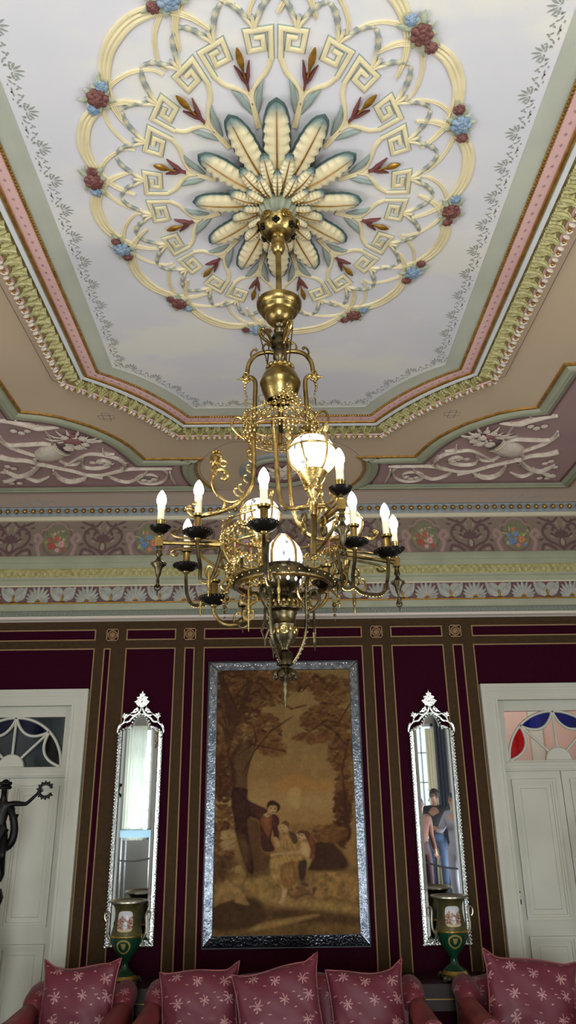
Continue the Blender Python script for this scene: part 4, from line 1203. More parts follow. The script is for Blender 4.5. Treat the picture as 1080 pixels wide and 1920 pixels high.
for k in range(18):
    a = 20*k; mb.ball(ring(a,.057,2.352), .011, 7, 5, (.7,.7,.9)); mb.ball(ring(a+10,.048,2.366), .008, 6, 4)
    mb.ball(ring(a,.040,2.27+.008*(k % 2)), .009, 6, 5, (.6,.6,1.4))
for k in range(6):
    c = ring(60*k+30,.042,2.272); mb.torus(c, .012, .003, 12, 5, (math.cos(math.radians(60*k+30)), math.sin(math.radians(60*k+30)), 0))
cpart('reservoir_chasing', mb, 'brass')
fin = cpart('pendant_finial', lat([(.001,2.035),(.004,2.045),(.003,2.052),(.006,2.062),(.004,2.072),(.008,2.085),(.005,2.097),(.009,2.108),(.006,2.12),(.010,2.135),(.016,2.142),(.014,2.152),(.012,2.163)], seg=14), 'bronze')
mb = MB()
for k in range(7):
    a = 360*k/7; mb.tube(spline([ring(a,.01,2.15), ring(a,.026,2.148), ring(a,.034,2.135), ring(a,.030,2.124)], 4), [.006]*6+[.008]*7, 6); mb.ball(ring(a,.034,2.128), .008, 7, 5)
cpart('finial_leaves', mb, 'bronze', fin)
for a in (-128, -8, 112):
    f = lambda r, z: ring(a, r, z)
    mb = MB(); P = spline([f(.115,2.425), f(.122,2.45), f(.108,2.468), f(.084,2.455), f(.076,2.42), f(.074,2.37), f(.074,2.31), f(.066,2.25), f(.045,2.20), f(.026,2.172)], 6)
    mb.tube(P, .006, 8)
    s_ = cpart('reservoir_strap', mb, 'bronze')
    mb = MB()
    for i in range(20, len(P), 2): mb.ball(P[i]+Vector((math.cos(math.radians(a)), math.sin(math.radians(a)), 0))*.006, .0042, 6, 4)
    mb.tube(spline([f(.074,2.33), f(.10,2.345), f(.118,2.375), f(.108,2.405), f(.088,2.40), f(.088,2.38)], 6), .0055, 8)
    cpart('strap_scroll', mb, 'bronze', s_)
    mb = MB(); c0 = f(.098,2.29)
    mb.tube([f(.098,2.35), f(.098,2.29)], [.003,.005], 6)
    t = Vector((-math.sin(math.radians(a)), math.cos(math.radians(a)), 0)); d4 = [f(.098,2.292), f(.098,2.262)+t*.014, f(.098,2.232), f(.098,2.262)-t*.014]
    mb.tube(d4, .0045, 6, closed=True); mb.tube([f(.098,2.232), f(.098,2.205)], [.004,.001], 6)
    cpart('diamond_pendant', mb, 'bronze')
# candle arms
def candle(x, y, zb, fringe, lit=True, arm=None, m='bronze'):
    """zb = middle of the flame bulb"""
    c = (x, y); A_ = MB()
    stem_top = zb-.115
    root = None
    if fringe:
        A_.lathe([(.006,zb-.19),(.012,zb-.185),(.016,zb-.17),(.011,zb-.165),(.013,zb-.155),(.019,zb-.15),(.013,zb-.142),(.0125,zb-.105),(.02,zb-.10),(.022,zb-.093),(.014,zb-.09)], 16, (x, CY+y, 0))
    else:
        A_.lathe([(.005,zb-.195),(.010,zb-.19),(.006,zb-.18),(.011,zb-.165),(.011,zb-.155),(.006,zb-.148),(.010,zb-.138),(.006,zb-.13),(.008,zb-.12),(.014,zb-.105),(.016,zb-.082),(.018,zb-.078),(.013,zb-.076)], 16, (x, CY+y, 0))
    root = cpart('candle_arm', A_, 'brass')
    B_ = MB()
    if fringe:
        zp = zb-.16; B_.lathe([(.01,zp-.022),(.03,zp-.014),(.044,zp),(.047,zp+.008),(.044,zp+.008),(.03,zp-.004),(.01,zp-.008)], 32, (x, CY+y, 0))
        for k in range(22):
            a = 2*PI*k/22; B_.ball((x+.047*math.cos(a), CY+y+.047*math.sin(a), zp+.004), .0055, 6, 4)
    else:
        zp = zb-.115; B_.lathe([(.008,zp-.012),(.02,zp-.008),(.034,zp+.004),(.038,zp+.012),(.034,zp+.010),(.008,zp+.002)], 32, (x, CY+y, 0))
    cpart('drip_pan', B_, 'blackmetal', root)
    if lit:
        z0 = zb-.093 if fringe else zb-.078
        B_ = MB(); B_.lathe([(.0125,z0),(.0125,zb-.037)], 20, (x, CY+y, 0)); cpart('candle_sleeve', B_, 'candle', root)
        B_ = MB(); B_.lathe([(.0135,zb-.040),(.0145,zb-.022),(.0145,zb-.018)], 20, (x, CY+y, 0)); cpart('lamp_socket', B_, 'socket', root)
        B_ = MB(); B_.lathe([(.0135,zb-.018),(.017,zb-.008),(.0175,zb+.002),(.014,zb+.017),(.008,zb+.029),(.003,zb+.036),(.0004,zb+.038)], 20, (x, CY+y, 0)); cpart('flame_bulb', B_, 'bulb', root)
    return root
def pendant(root, x, y, z):
    B_ = MB()
    B_.lathe([(.002,z-.09),(.006,z-.075),(.004,z-.065),(.010,z-.05),(.013,z-.03),(.022,z-.02),(.024,z-.012),(.012,z-.002),(.006,z+.01),(.012,z+.02),(.008,z+.035),(.010,z+.05),(.006,z+.06)], 16, (x, CY+y, 0))
    for k in range(12):
        a = 2*PI*k/12; B_.ball((x+.024*math.cos(a), CY+y+.024*math.sin(a), z-.014), .0045, 6, 4)
    B_.torus((x, CY+y, z-.098), .010, .003, 14, 5, (0,1,0)); B_.torus((x, CY+y, z-.085), .013, .003, 14, 5, (1,0.4,0)); B_.tube([(x,CY+y,z-.105),(x,CY+y,z-.128)], [.005,.001], 6)
    cpart('pendant_drop', B_, 'bronze', root)
ZB = 2.772
SM = [(-.430, .075, ZB), (.182, -.246, ZB), (.437, .350, ZB)]
FR = [(-.290, .0, ZB+.005), (-.372, .36, ZB), (-.058, -.24, ZB-.062), (.254, .111, ZB), (.387, .225, ZB)]
def onband(x, y, z, da=0):
    a = math.degrees(math.atan2(y, x))+da; return ring(a, .205, z)
for x, y, zb in SM:
    r = candle(x, y, zb, False); pendant(r, x, y, zb-.225)
    e = V3(x, y, zb-.16); b0 = onband(x, y, zb-.185); d = (e-b0); d.z = 0; L = d.length; d.normalize(); t = Vector((-d.y, d.x, 0))
    B_ = MB(); P = [b0.lerp(e, k/6) for k in range(7)]; B_.tube(P, [.012,.009,.0075,.0095,.0075,.0085,.010], 8)
    B_.box(e-Vector((.013,.013,.016)), e+Vector((.013,.013,.016)))
    cpart('cross_bar', B_, 'brass', r)
    B_ = MB()
    for s_ in (-1, 1):
        m_ = b0.lerp(e, .45)
        B_.tube(spline([b0.lerp(e,.1)+Vector((0,0,s_*.012)), m_+Vector((0,0,s_*.018)), b0.lerp(e,.72)+Vector((0,0,s_*.022)), b0.lerp(e,.82)+Vector((0,0,s_*.036)), b0.lerp(e,.74)+Vector((0,0,s_*.046)), b0.lerp(e,.69)+Vector((0,0,s_*.036))], 5), .0045, 7)
    B_.tube([b0.lerp(e,.15)+Vector((0,0,-.02-.075*math.sin(PI*k/20)))+d*(.05*math.cos(PI*k/10)) for k in range(21)], .0055, 7)
    cpart('bar_scroll', B_, 'brass', r)
for i, (x, y, zb) in enumerate(FR):
    r = candle(x, y, zb, True)
    e = V3(x, y, zb-.19); rr = math.hypot(x, y); a = math.degrees(math.atan2(y, x))
    zb_ = zb-.33
    B_ = MB(); inn = .205
    ra = rr-.015 if rr > inn else rr+.02
    mid = (rr+inn)/2 if abs(rr-inn) > .08 else rr-.05
    U = spline([e, ring(a, rr-.002, zb-.225), ring(a, rr-.012, zb-.275), ring(a, (rr*2+mid)/3, zb_+.008), ring(a, mid, zb_), ring(a, (mid*2+inn)/3, zb_+.02), ring(a, inn+.012*(1 if rr > inn else 1), zb-.26), ring(a, inn, zb-.20)], 6)
    B_.tube(U, .0065, 8); cpart('curved_tube', B_, 'bronze', r)
    B_ = MB()
    for k in range(6, len(U)-6, 1):
        B_.ball(U[k]+Vector((0,0,-.007)), .0042, 6, 4)
    c = ring(a, mid, zb_+.04)
    B_.tube(spline([ring(a,mid,zb_+.006), ring(a,mid+.012,zb_+.03), ring(a,mid+.002,zb_+.052), ring(a,mid-.012,zb_+.045), ring(a,mid-.008,zb_+.032)], 5), .004, 6)
    B_.tube(spline([ring(a,mid-.004,zb_+.006), ring(a,mid-.028,zb_+.02), ring(a,mid-.03,zb_+.04)], 5), [.004]*6+[.005]*5, 6)
    cpart('leaf_spur', B_, 'brightbrass', r)
    B_ = MB(); q = ring(a+9, mid, zb_+.012); B_.lathe([(.001,-.075),(.005,-.06),(.003,-.05),(.007,-.035),(.004,-.02),(.006,-.005),(.003,.01)], 10, tuple(q)); cpart('drop_finial', B_, 'brightbrass', r)
# low unlit gas arms
for x, y, zp in ((-.235,.06,2.40), (.15,.10,2.46), (-.01,.22,2.40)):
    r = candle(x, y, zp+.16, True, lit=False); a = math.degrees(math.atan2(y, x)); rr = math.hypot(x, y)
    B_ = MB(); f = lambda q, z: ring(a, q, z)
    s_ = -1 if rr > .2 else 1
    B_.tube(spline([V3(x,y,zp-.02), f(rr-.003,zp-.05), f(rr-.035,zp-.085), f(rr-.08,zp-.09), f(rr-.12,zp-.06), f(rr-.125,zp)], 6), .0065, 8)
    B_.tube(spline([f(rr-.07,zp-.085), f(rr-.075,zp-.06), f(rr-.09,zp-.05), f(rr-.1,zp-.065)], 5), .004, 6)
    cpart('curved_tube', B_, 'brightbrass', r)
for a, r_, z in ((-150,.13,2.41),):
    B_ = MB(); p = ring(a, r_, z)
    B_.tube([p, p+Vector((0,0,-.05)), p+Vector((0,0,-.10)), p+Vector((0,0,-.15))], [.003,.006,.004,.001], 7)
    for s_ in (-1, 1):
        for dz, w in ((-.045,.022),(-.095,.014)): B_.tube(spline([p+Vector((0,0,dz-.02)), p+Vector((s_*w,0,dz-.008)), p+Vector((s_*w*1.1,0,dz+.012)), p+Vector((s_*w*.5,0,dz+.012))], 4), .0045, 6)
    cpart('leaf_pendant', B_, 'brightbrass')
B_ = MB(); p = ring(-172, .135, 2.30)
B_.torus(p, .016, .003, 18, 5, (0,1,0)); B_.tube([p+Vector((0,0,.07)), p+Vector((0,0,-.032))], [.004,.002], 6); B_.tube([p+Vector((-.028,0,0)), p+Vector((.028,0,0))], .003, 6); B_.lathe([(.004,.05),(.014,.055),(.018,.065),(.006,.075)], 12, tuple(p)); cpart('key_pendant', B_, 'bronze')
# glass oil lamps on the arms
def oil_lamp(x, y, zc, s=1.0):
    prof = lambda q: [(r*s, zc+z*s) for r, z in q]
    r = cpart('oil_lamp', lat(prof([(.012,-.22),(.016,-.20),(.013,-.19),(.018,-.175),(.012,-.16),(.016,-.15),(.022,-.14),(.026,-.125),(.022,-.115),(.03,-.105),(.04,-.09),(.045,-.078),(.052,-.065),(.05,-.06),(.02,-.06)]), (x, y), 28), 'brightbrass')
    cpart('glass_globe', lat(prof([(.045,-.062),(.068,-.038),(.080,-.008),(.082,.018),(.076,.04),(.064,.058),(.05,.066),(.048,.06)]), (x, y), 40), 'globe', r)
    B_ = MB()
    for k in range(6):
        a = 2*PI*k/6-.9
        pts = [(.048,-.064),(.073,-.036),(.085,-.004),(.087,.018)]
        B_.tube(spline([V3(x+q*s*math.cos(a+.10*math.sin(6*i)), y+q*s*math.sin(a+.10*math.sin(6*i)), zc+z*s) for i, (q, z) in enumerate(pts)], 4), .004*s, 6)
    B_.torus(V3(x, y, zc+.02*s), .085*s, .0035*s, 40, 6)
    for k in range(3):
        a = 2*PI*k/3-.95
        B_.tube(spline([V3(x+q*s*math.cos(a), y+q*s*math.sin(a), zc+z*s) for q, z in ((.086,.02),(.082,.045),(.075,.068),(.085,.085),(.072,.09))], 4), [.006]*8+[.009]*9, 7)
    cpart('globe_cage', B_, 'brightbrass', r)
    B_ = MB()
    for k in range(4):
        a = 2*PI*k/4+.4; d = Vector((math.cos(a), math.sin(a), 0)); c = V3(x, y, zc-.125*s)
        B_.ball(c+d*.022*s, .012*s, 8, 6); B_.tube(spline([c+d*.02*s, c+d*.034*s+Vector((0,0,.012)), c+d*.03*s+Vector((0,0,.03))], 4), .004, 6)
    cpart('mask_collar', B_, 'brightbrass', r)
    # bracket back to the frame
    a = math.degrees(math.atan2(y, x)); rr = math.hypot(x, y)
    B_ = MB(); B_.tube(spline([V3(x, y, zc-.21*s), V3(x, y, zc-.26*s), ring(a, rr*.98, 2.53), ring(a, rr*.95, 2.47)], 6), .009, 8)
    for z in (zc-.235*s, zc-.27*s):
        for s_ in (-1, 1): B_.torus(ring(a+s_*9, rr, z), .016, .0045, 14, 6, (math.cos(math.radians(a+90)), math.sin(math.radians(a+90)), 0))
    cpart('lamp_bracket', B_, 'brass', r)
oil_lamp(.098, -.20, 2.802, .93)
oil_lamp(-.082, .235, 2.765, .90)
oil_lamp(.23, .24, 2.73, .85)
ch.rotation_euler = (0, -.0045, 0)
# ------------------------------------------------------------------ pastoral tapestry picture in a mirrored frame
M['mirror'] = mat('silvered_mirror', (236,240,240), .015, 1.0)
M['mirror_old'] = mat('aged_silvered_glass', (150,158,170), .16, 1.0, rgb2=(104,112,126), nscale=26, bump=.35, bscale=60)
M['darkedge'] = mat('dark_frame_edge', (28,28,32), .4)
PX0, PX1, PZ0, PZ1 = -.553, .569, .872, 2.768
IX0, IX1, IZ0, IZ1 = -.488, .506, .942, 2.706
pic = thing('framed_picture', 'large sepia pastoral picture in a mirrored frame on the crimson wall', 'picture', ((PX0+PX1)/2, WALL_Y-.02, PZ0))
def paint_picture():
    NX_, NY_ = 235, 415
    Yg, Xg = np.mgrid[0:NY_, 0:NX_].astype(float); U = (Xg+.5)/NX_; V = (Yg+.5)/NY_     # v up
    asp = (IX1-IX0)/(IZ1-IZ0)
    rs = np.random.RandomState(11)
    def L(c): return np.array(lin(c)[:3])
    sky, glow, dk, md, lt = L((122,96,58)), L((134,97,54)), L((66,36,24)), L((96,62,34)), L((160,126,78))
    im = np.zeros((NY_, NX_, 3))+sky
    FOLDS = (21, 23, 24, 29, 32, 35, 38, 39, 40)
    def noise(s, seed):
        r = np.random.RandomState(seed); out = np.zeros((NY_, NX_)); amp = 1; tot = 0
        for o in range(4):
            g = r.rand(int(NY_/s)+3, int(NX_/s)+3); y = Yg/s; x = Xg/s; i = y.astype(int); j = x.astype(int); fy, fx = y-i, x-j
            fy, fx = fy*fy*(3-2*fy), fx*fx*(3-2*fx)
            out += amp*((g[i,j]*(1-fx)+g[i,j+1]*fx)*(1-fy)+(g[i+1,j]*(1-fx)+g[i+1,j+1]*fx)*fy); tot += amp; amp *= .55; s = max(1.2, s/2)
        return out/tot
    def blend(mask, c): im[:] = im*(1-mask[..., None])+mask[..., None]*c
    def ell(cu, cv, ru, rv, w=.3, rot=0):
        du, dv = (U-cu)*asp, V-cv; c, s_ = math.cos(rot), math.sin(rot); x, y = (du*c+dv*s_)/(ru*asp), (-du*s_+dv*c)/rv
        return np.clip((1-np.sqrt(x*x+y*y))/w+.5, 0, 1)
    def uv(q, b):   # photo detail pixel -> picture coords
        p = at(370+q[0]/3.176, (1480 if b else 1220)+q[1]/3.176); return ((p.x-IX0)/(IX1-IX0), (p.z-IZ0)/(IZ1-IZ0))
    def poly(pts, c, b=1, soft=.004, tex=.15, sd=1, op=1.0):
        P = [uv(q, b) for q in pts]; P = [(p.x, p.y) for p in spline([(a_, b_, 0) for a_, b_ in P], 4, True)]; n = len(P); ins = np.zeros((NY_, NX_), bool); dist = np.full((NY_, NX_), 9.)
        for k in range(n):
            (x0, y0), (x1, y1) = P[k], P[(k+1) % n]
            cond = ((y0 > V) != (y1 > V)); xi = (x1-x0)*(V-y0)/((y1-y0) if abs(y1-y0) > 1e-9 else 1e-9)+x0; ins ^= cond & (U < xi)
            dx, dy = (x1-x0)*asp, y1-y0; t = np.clip((((U-x0)*asp)*dx+(V-y0)*dy)/max(1e-9, dx*dx+dy*dy), 0, 1)
            dist = np.minimum(dist, np.hypot((U-x0)*asp-t*dx, V-y0-t*dy))
        m = np.clip(.5+np.where(ins, dist, -dist)/soft, 0, 1)*op
        fold = np.sin((U*asp*.9+V*.35)*330+noise(16, sd+70)*14)*noise(12, sd+90)
        tx = 1+tex*(noise(7, sd)-.5)*2.4+(fold*.22 if sd in FOLDS else 0)-(np.where(ins, np.exp(-dist/.014), 0)*.32 if sd >= 20 else 0)
        im[:] = im*(1-m[..., None])+m[..., None]*(L(c)*tx[..., None])
    blend(ell(.58, .36, .5, .25, .9), glow); blend(np.clip(1-abs(V-.47)/.1, 0, 1)*.5, L((158,128,84)))
    blend(np.clip((noise(14, 2)-.45)*2.2, 0, 1)*.35, lt)
    # distant ruin and hills
    poly([(500,760),(560,740),(620,745),(700,780),(800,790),(800,830),(480,840)], (150,104,54), 0, .02, .1, 3, .6)
    poly([(545,830),(610,820),(605,930),(570,930),(545,900)], (166,134,84), 0, .01, .1, 4, .6)
    poly([(510,215),(620,205),(760,230),(860,260),(870,330),(700,320),(520,240)], (118,86,46), 1, .02, .4, 5, .8)
    # ground
    poly([(90,520),(330,500),(450,480),(640,500),(980,480),(990,880),(90,880)], (104,76,42), 1, .02, .5, 6)
    poly([(290,540),(450,520),(460,600),(700,650),(970,690),(970,740),(600,720),(300,620)], (140,108,62), 1, .02, .4, 7, .9)
    poly([(640,520),(720,480),(830,490),(960,510),(960,660),(820,640),(700,640),(650,580)], (132,98,56), 1, .015, .6, 8)
    poly([(90,690),(330,640),(420,760),(280,830),(90,830)], (62,40,24), 1, .02, .4, 9, .9)
    poly([(430,720),(600,700),(850,730),(980,760),(980,800),(700,790),(430,760)], (70,46,28), 1, .02, .5, 10, .8)
    poly([(400,790),(700,740),(680,760),(420,820),(300,840)], (150,116,68), 1, .012, .3, 11, .7)
    poly([(690,320),(790,305),(880,400),(880,470),(640,480),(680,400)], (60,38,24), 1, .015, .4, 12)
    # trees: foliage masses as many small dabs
    def foliage(cx, cy, rx, ry, n, c1, c2, b, seed, s=1.0):
        r = np.random.RandomState(seed)
        for k in range(int(n*2.1)):
            a = r.uniform(0, 2*PI); q = math.sqrt(r.rand()); p = uv((cx+rx*q*math.cos(a), cy+ry*q*math.sin(a)), b)
            t = r.rand(); blend(ell(p[0], p[1], r.uniform(.010,.034)*s, r.uniform(.003,.009)*s, .6, r.uniform(-.9,.9))*r.uniform(.35,.9), L(c1)*(1-t)+L(c2)*t)
    D1, D2, D3 = (56,30,19), (82,49,28), (114,78,42)
    foliage(240,260,170,180,260,D1,D2,0,1); foliage(180,480,90,190,150,D1,D3,0,2); foliage(380,230,180,110,170,D1,D3,0,3); foliage(560,190,200,60,110,D1,D3,0,4)
    foliage(400,490,110,110,110,D1,D3,0,5); foliage(450,590,90,40,40,D2,D3,0,18); foliage(160,760,70,140,120,D1,D2,0,6); foliage(160,300,60,220,120,D1,D3,1,7)
    foliage(800,240,110,90,110,D1,D3,0,8); foliage(770,420,150,90,150,D1,D3,0,9); foliage(850,600,70,120,130,D1,D3,0,10); foliage(870,850,50,160,110,D1,D3,0,11); foliage(690,520,120,30,50,D2,D3,0,12)
    foliage(860,180,50,170,110,D1,D2,1,13); foliage(780,260,110,50,60,D2,D3,1,14); foliage(620,600,70,50,70,(60,38,26),(150,110,66),1,15); foliage(190,300,40,60,40,(120,92,56),(160,130,84),1,16)
    # branches and trunk
    for q in ([(150,90),(160,180),(235,350)], [(235,350),(250,250),(310,190),(380,205),(440,270)], [(130,420),(190,500),(150,360)], [(340,460),(350,540),(300,720)], [(520,600),(420,580),(330,560),(250,620)], [(280,720),(350,590),(440,480),(560,400)], [(900,330),(840,430),(760,420),(620,520)], [(880,560),(800,470),(740,440)], [(880,950),(860,700),(900,520)], [(320,190),(260,150),(210,160)], [(640,330),(560,350),(480,300)]):
        for a, b in zip(q, q[1:]):
            d = Vector((b[1]-a[1], a[0]-b[0])).normalized()*5
            poly([(a[0]+d.x,a[1]+d.y),(b[0]+d.x*.6,b[1]+d.y*.6),(b[0]-d.x*.6,b[1]-d.y*.6),(a[0]-d.x,a[1]-d.y)], (54,29,20), 0, .005, .3, 19, .75)
    # shade between the trunk and the figure
    poly([(290,170),(380,190),(400,360),(460,380),(430,480),(300,500),(280,330)], (70,43,28), 1, .03, .5, 17, .85)
    poly([(90,440),(200,400),(300,470),(280,520),(200,500),(90,560)], (76,50,30), 1, .03, .5, 18, .8)
    # trunk
    poly([(150,430),(190,490),(160,300),(130,160),(160,180),(230,330),(245,360),(300,200),(330,200),(260,400),(215,520),(190,640),(250,560),(330,540),(300,760),(300,953),(205,953),(215,800),(175,560)], (66,38,26), 0, .008, .3, 20, .75)
    poly([(210,0),(300,0),(300,60),(430,130),(400,190),(300,180),(340,470),(300,480),(240,300),(215,150)], (60,34,26), 1, .008, .35, 21)
    poly([(240,280),(300,300),(310,420),(270,440)], (112,78,44), 1, .02, .5, 22, .5)
    # the standing figure
    poly([(300,80),(350,90),(420,130),(480,160),(490,220),(495,300),(460,300),(450,240),(440,300),(460,360),(390,360),(375,250),(370,190),(330,130)], (74,42,32), 1, .005, .3, 23)
    poly([(385,165),(440,150),(440,230),(420,280),(380,200)], (122,72,46), 1, .006, .2, 24); poly([(420,80),(450,65),(490,90),(490,120),(470,140),(430,145),(415,110)], (58,34,24), 1, .005, .2, 25)
    poly([(432,98),(470,100),(472,130),(455,146),(425,148),(418,130)], (172,132,88), 1, .005, .1, 26); poly([(395,150),(420,140),(440,150),(420,165)], (176,148,104), 1, .005, .1, 27)
    poly([(455,285),(480,290),(495,330),(470,345)], (176,136,92), 1, .004, .1, 28)
    # two seated women
    poly([(490,225),(530,195),(560,250),(590,280),(600,330),(560,370),(500,340)], (150,112,66), 1, .005, .25, 29)
    poly([(480,215),(510,195),(545,210),(540,245),(510,262),(488,250)], (178,140,96), 1, .004, .1, 30); poly([(485,215),(520,185),(545,200),(545,235),(530,215),(500,205)], (110,76,44), 1, .004, .2, 31)
    poly([(545,250),(590,270),(595,310),(570,320)], (84,58,40), 1, .005, .2, 32)
    poly([(590,250),(640,245),(665,270),(650,300),(620,310),(596,290)], (180,142,98), 1, .004, .1, 33); poly([(590,262),(610,242),(660,248),(668,280),(650,290),(630,262)], (92,56,36), 1, .004, .2, 34)
    poly([(650,290),(690,290),(700,350),(690,420),(650,400),(640,330)], (110,64,42), 1, .005, .25, 35); poly([(620,310),(650,300),(670,350),(665,400),(640,405),(610,370)], (182,146,100), 1, .005, .1, 36)
    poly([(440,380),(520,370),(600,360),(610,380),(540,395),(450,405)], (176,138,92), 1, .005, .1, 37)
    poly([(440,400),(560,385),(640,400),(680,420),(640,500),(600,560),(560,600),(500,600),(460,570),(435,500)], (150,116,66), 1, .006, .45, 38)
    poly([(500,450),(600,420),(640,440),(600,540),(545,580),(500,560)], (122,84,48), 1, .012, .4, 39, .8); poly([(600,440),(650,420),(640,520),(610,540)], (66,46,32), 1, .01, .2, 40)
    poly([(505,600),(535,590),(520,650),(500,675),(484,670),(500,640)], (186,150,104), 1, .004, .1, 41); poly([(460,610),(500,600),(495,640),(475,625)], (150,116,70), 1, .005, .2, 42)
    # brows, mouths and shadowed necks
    for q in ((440,112),(462,116),(452,134),(496,226),(512,222),(505,244),(606,268),(604,290),(622,272)):
        c_ = uv(q, 1); blend(ell(c_[0], c_[1], .007, .0022, .5), L((84,52,36)))
    for q in ((430,150),(520,262),(640,305)):
        c_ = uv(q, 1); blend(ell(c_[0], c_[1], .02, .006, .6)*.6, L((110,74,48)))
    # sheep
    poly([(100,580),(140,550),(200,535),(225,520),(222,485),(190,490),(195,475),(235,455),(275,440),(275,455),(290,500),(285,560),(290,640),(310,685),(230,670),(220,650),(130,680),(100,690)], (138,106,62), 1, .006, .4, 43)
    poly([(230,460),(260,455),(270,480),(240,490)], (156,124,78), 1, .006, .2, 44)
    im *= (1+(noise(3, 50)-.5)[..., None]*.28); im *= (1+rs.uniform(-.07,.07,(NY_, NX_, 1)))
    return np.clip(im, 0, 1), NX_, NY_
pim, PNX, PNY = paint_picture()
mb = MB()
xs = np.linspace(IX0, IX1, PNX); zs = np.linspace(IZ0, IZ1, PNY)
for j in range(PNY):
    for i in range(PNX):
        c = pim[j, i]; mb.col = (c[0], c[1], c[2], 1); mb.pt((xs[i], WALL_Y-.028, zs[j]))
for j in range(PNY-1):
    for i in range(PNX-1): k = j*PNX+i; mb.face((k, k+1, k+PNX+1, k+PNX))
obj('picture_canvas', mb, mat_vc('painted_canvas', .8, .15, .2, 500), pic, recalc=False)
mb = MB(); mb.box((PX0+.01, WALL_Y-.024, PZ0+.01), (PX1-.01, WALL_Y, PZ1-.01)); obj('backing_board', mb, M['darkedge'], pic)
for nm, pts in (('top', [(PX0,PZ1),(PX1,PZ1),(IX1,IZ1),(IX0,IZ1)]), ('bottom', [(PX1,PZ0),(PX0,PZ0),(IX0,IZ0),(IX1,IZ0)]), ('left', [(PX0,PZ0),(PX0,PZ1),(IX0,IZ1),(IX0,IZ0)]), ('right', [(PX1,PZ1),(PX1,PZ0),(IX1,IZ0),(IX1,IZ1)])):
    mb = MB(); q = inset(pts, .003)
    mid = lambda p: .0
    y = WALL_Y-.038
    a = [mb.pt((u, y+(.004 if k in (0,1) else -.004), v)) for k, (u, v) in enumerate(q)]; b = [mb.pt((u, WALL_Y-.02, v)) for u, v in pts]
    mb.face(a)
    for k in range(4): mb.face((a[k], a[(k+1) % 4], b[(k+1) % 4], b[k]))
    fm = obj('mirror_strip', mb, M['mirror_old'], pic, smooth=False)
    if nm in ('top', 'left', 'right'):
        mb = MB(); A0, A1 = (Vector(q[0])+Vector(q[3]))/2, (Vector(q[1])+Vector(q[2]))/2; n = int((A1-A0).length/.022)
        r3 = random.Random(3)
        for k in range(1, n):
            if r3.random() < (.9 if nm == 'top' else .30):
                p = A0.lerp(A1, k/n); o = r3.uniform(-.018, .018); w = Vector((0, o)) if nm == 'top' else Vector((o, 0))
                mb.ball((p.x+w.x, y, p.y+w.y), .005, 6, 4, (1,.3,1))
        obj('cut_star', mb, M['mirror'], fm)
mb = MB()
for a, b in (((PX0-.006,PZ0-.008),(PX1+.006,PZ0)), ((PX0-.006,PZ1),(PX1+.006,PZ1+.006)), ((PX0-.006,PZ0),(PX0,PZ1)), ((PX1,PZ0),(PX1+.006,PZ1)), ((IX0-.003,IZ0-.004),(IX1+.003,IZ0)), ((IX0-.003,IZ1),(IX1+.003,IZ1+.004)), ((IX0-.004,IZ0),(IX0,IZ1)), ((IX1,IZ0),(IX1+.004,IZ1))):
    mb.box((a[0], WALL_Y-.036, a[1]), (b[0], WALL_Y-.018, b[1]))
obj('frame_edge', mb, M['darkedge'], pic)

# ------------------------------------------------------------------ two tall Venetian mirrors
def trefoil(w, zs, rise, n=10):
    """outline: straight sides up to zs, shoulder curves, round centre arch. returns list going up the left side to the right"""
    pts = [(-w, 0), (-w, zs)]
    for k in range(1, n+1):
        a = PI-k/n*PI*.5; pts.append((-w*.56+(w*.44)*math.cos(a), zs+rise*.34*math.sin(a)))
    r = w*.52
    for k in range(0, 2*n+1):
        a = PI-.35-(PI-.7)*k/(2*n); pts.append((r*1.04*math.cos(a), zs+rise*.25+(rise*.75)*(math.sin(a)-math.sin(.35))/(1-math.sin(.35))))
    for k in range(n, -1, -1):
        a = PI-k/n*PI*.5; pts.append((w*.56-(w*.44)*math.cos(a), zs+rise*.34*math.sin(a)))
    pts.append((w, 0)); out = []
    for p in pts:
        if not out or math.hypot(p[0]-out[-1][0], p[1]-out[-1][1]) > 1e-4: out.append(p)
    return out
M['cutglass'] = mat('cut_mirror_glass', (240,246,246), .06, 1.0, bump=.5, bscale=90)
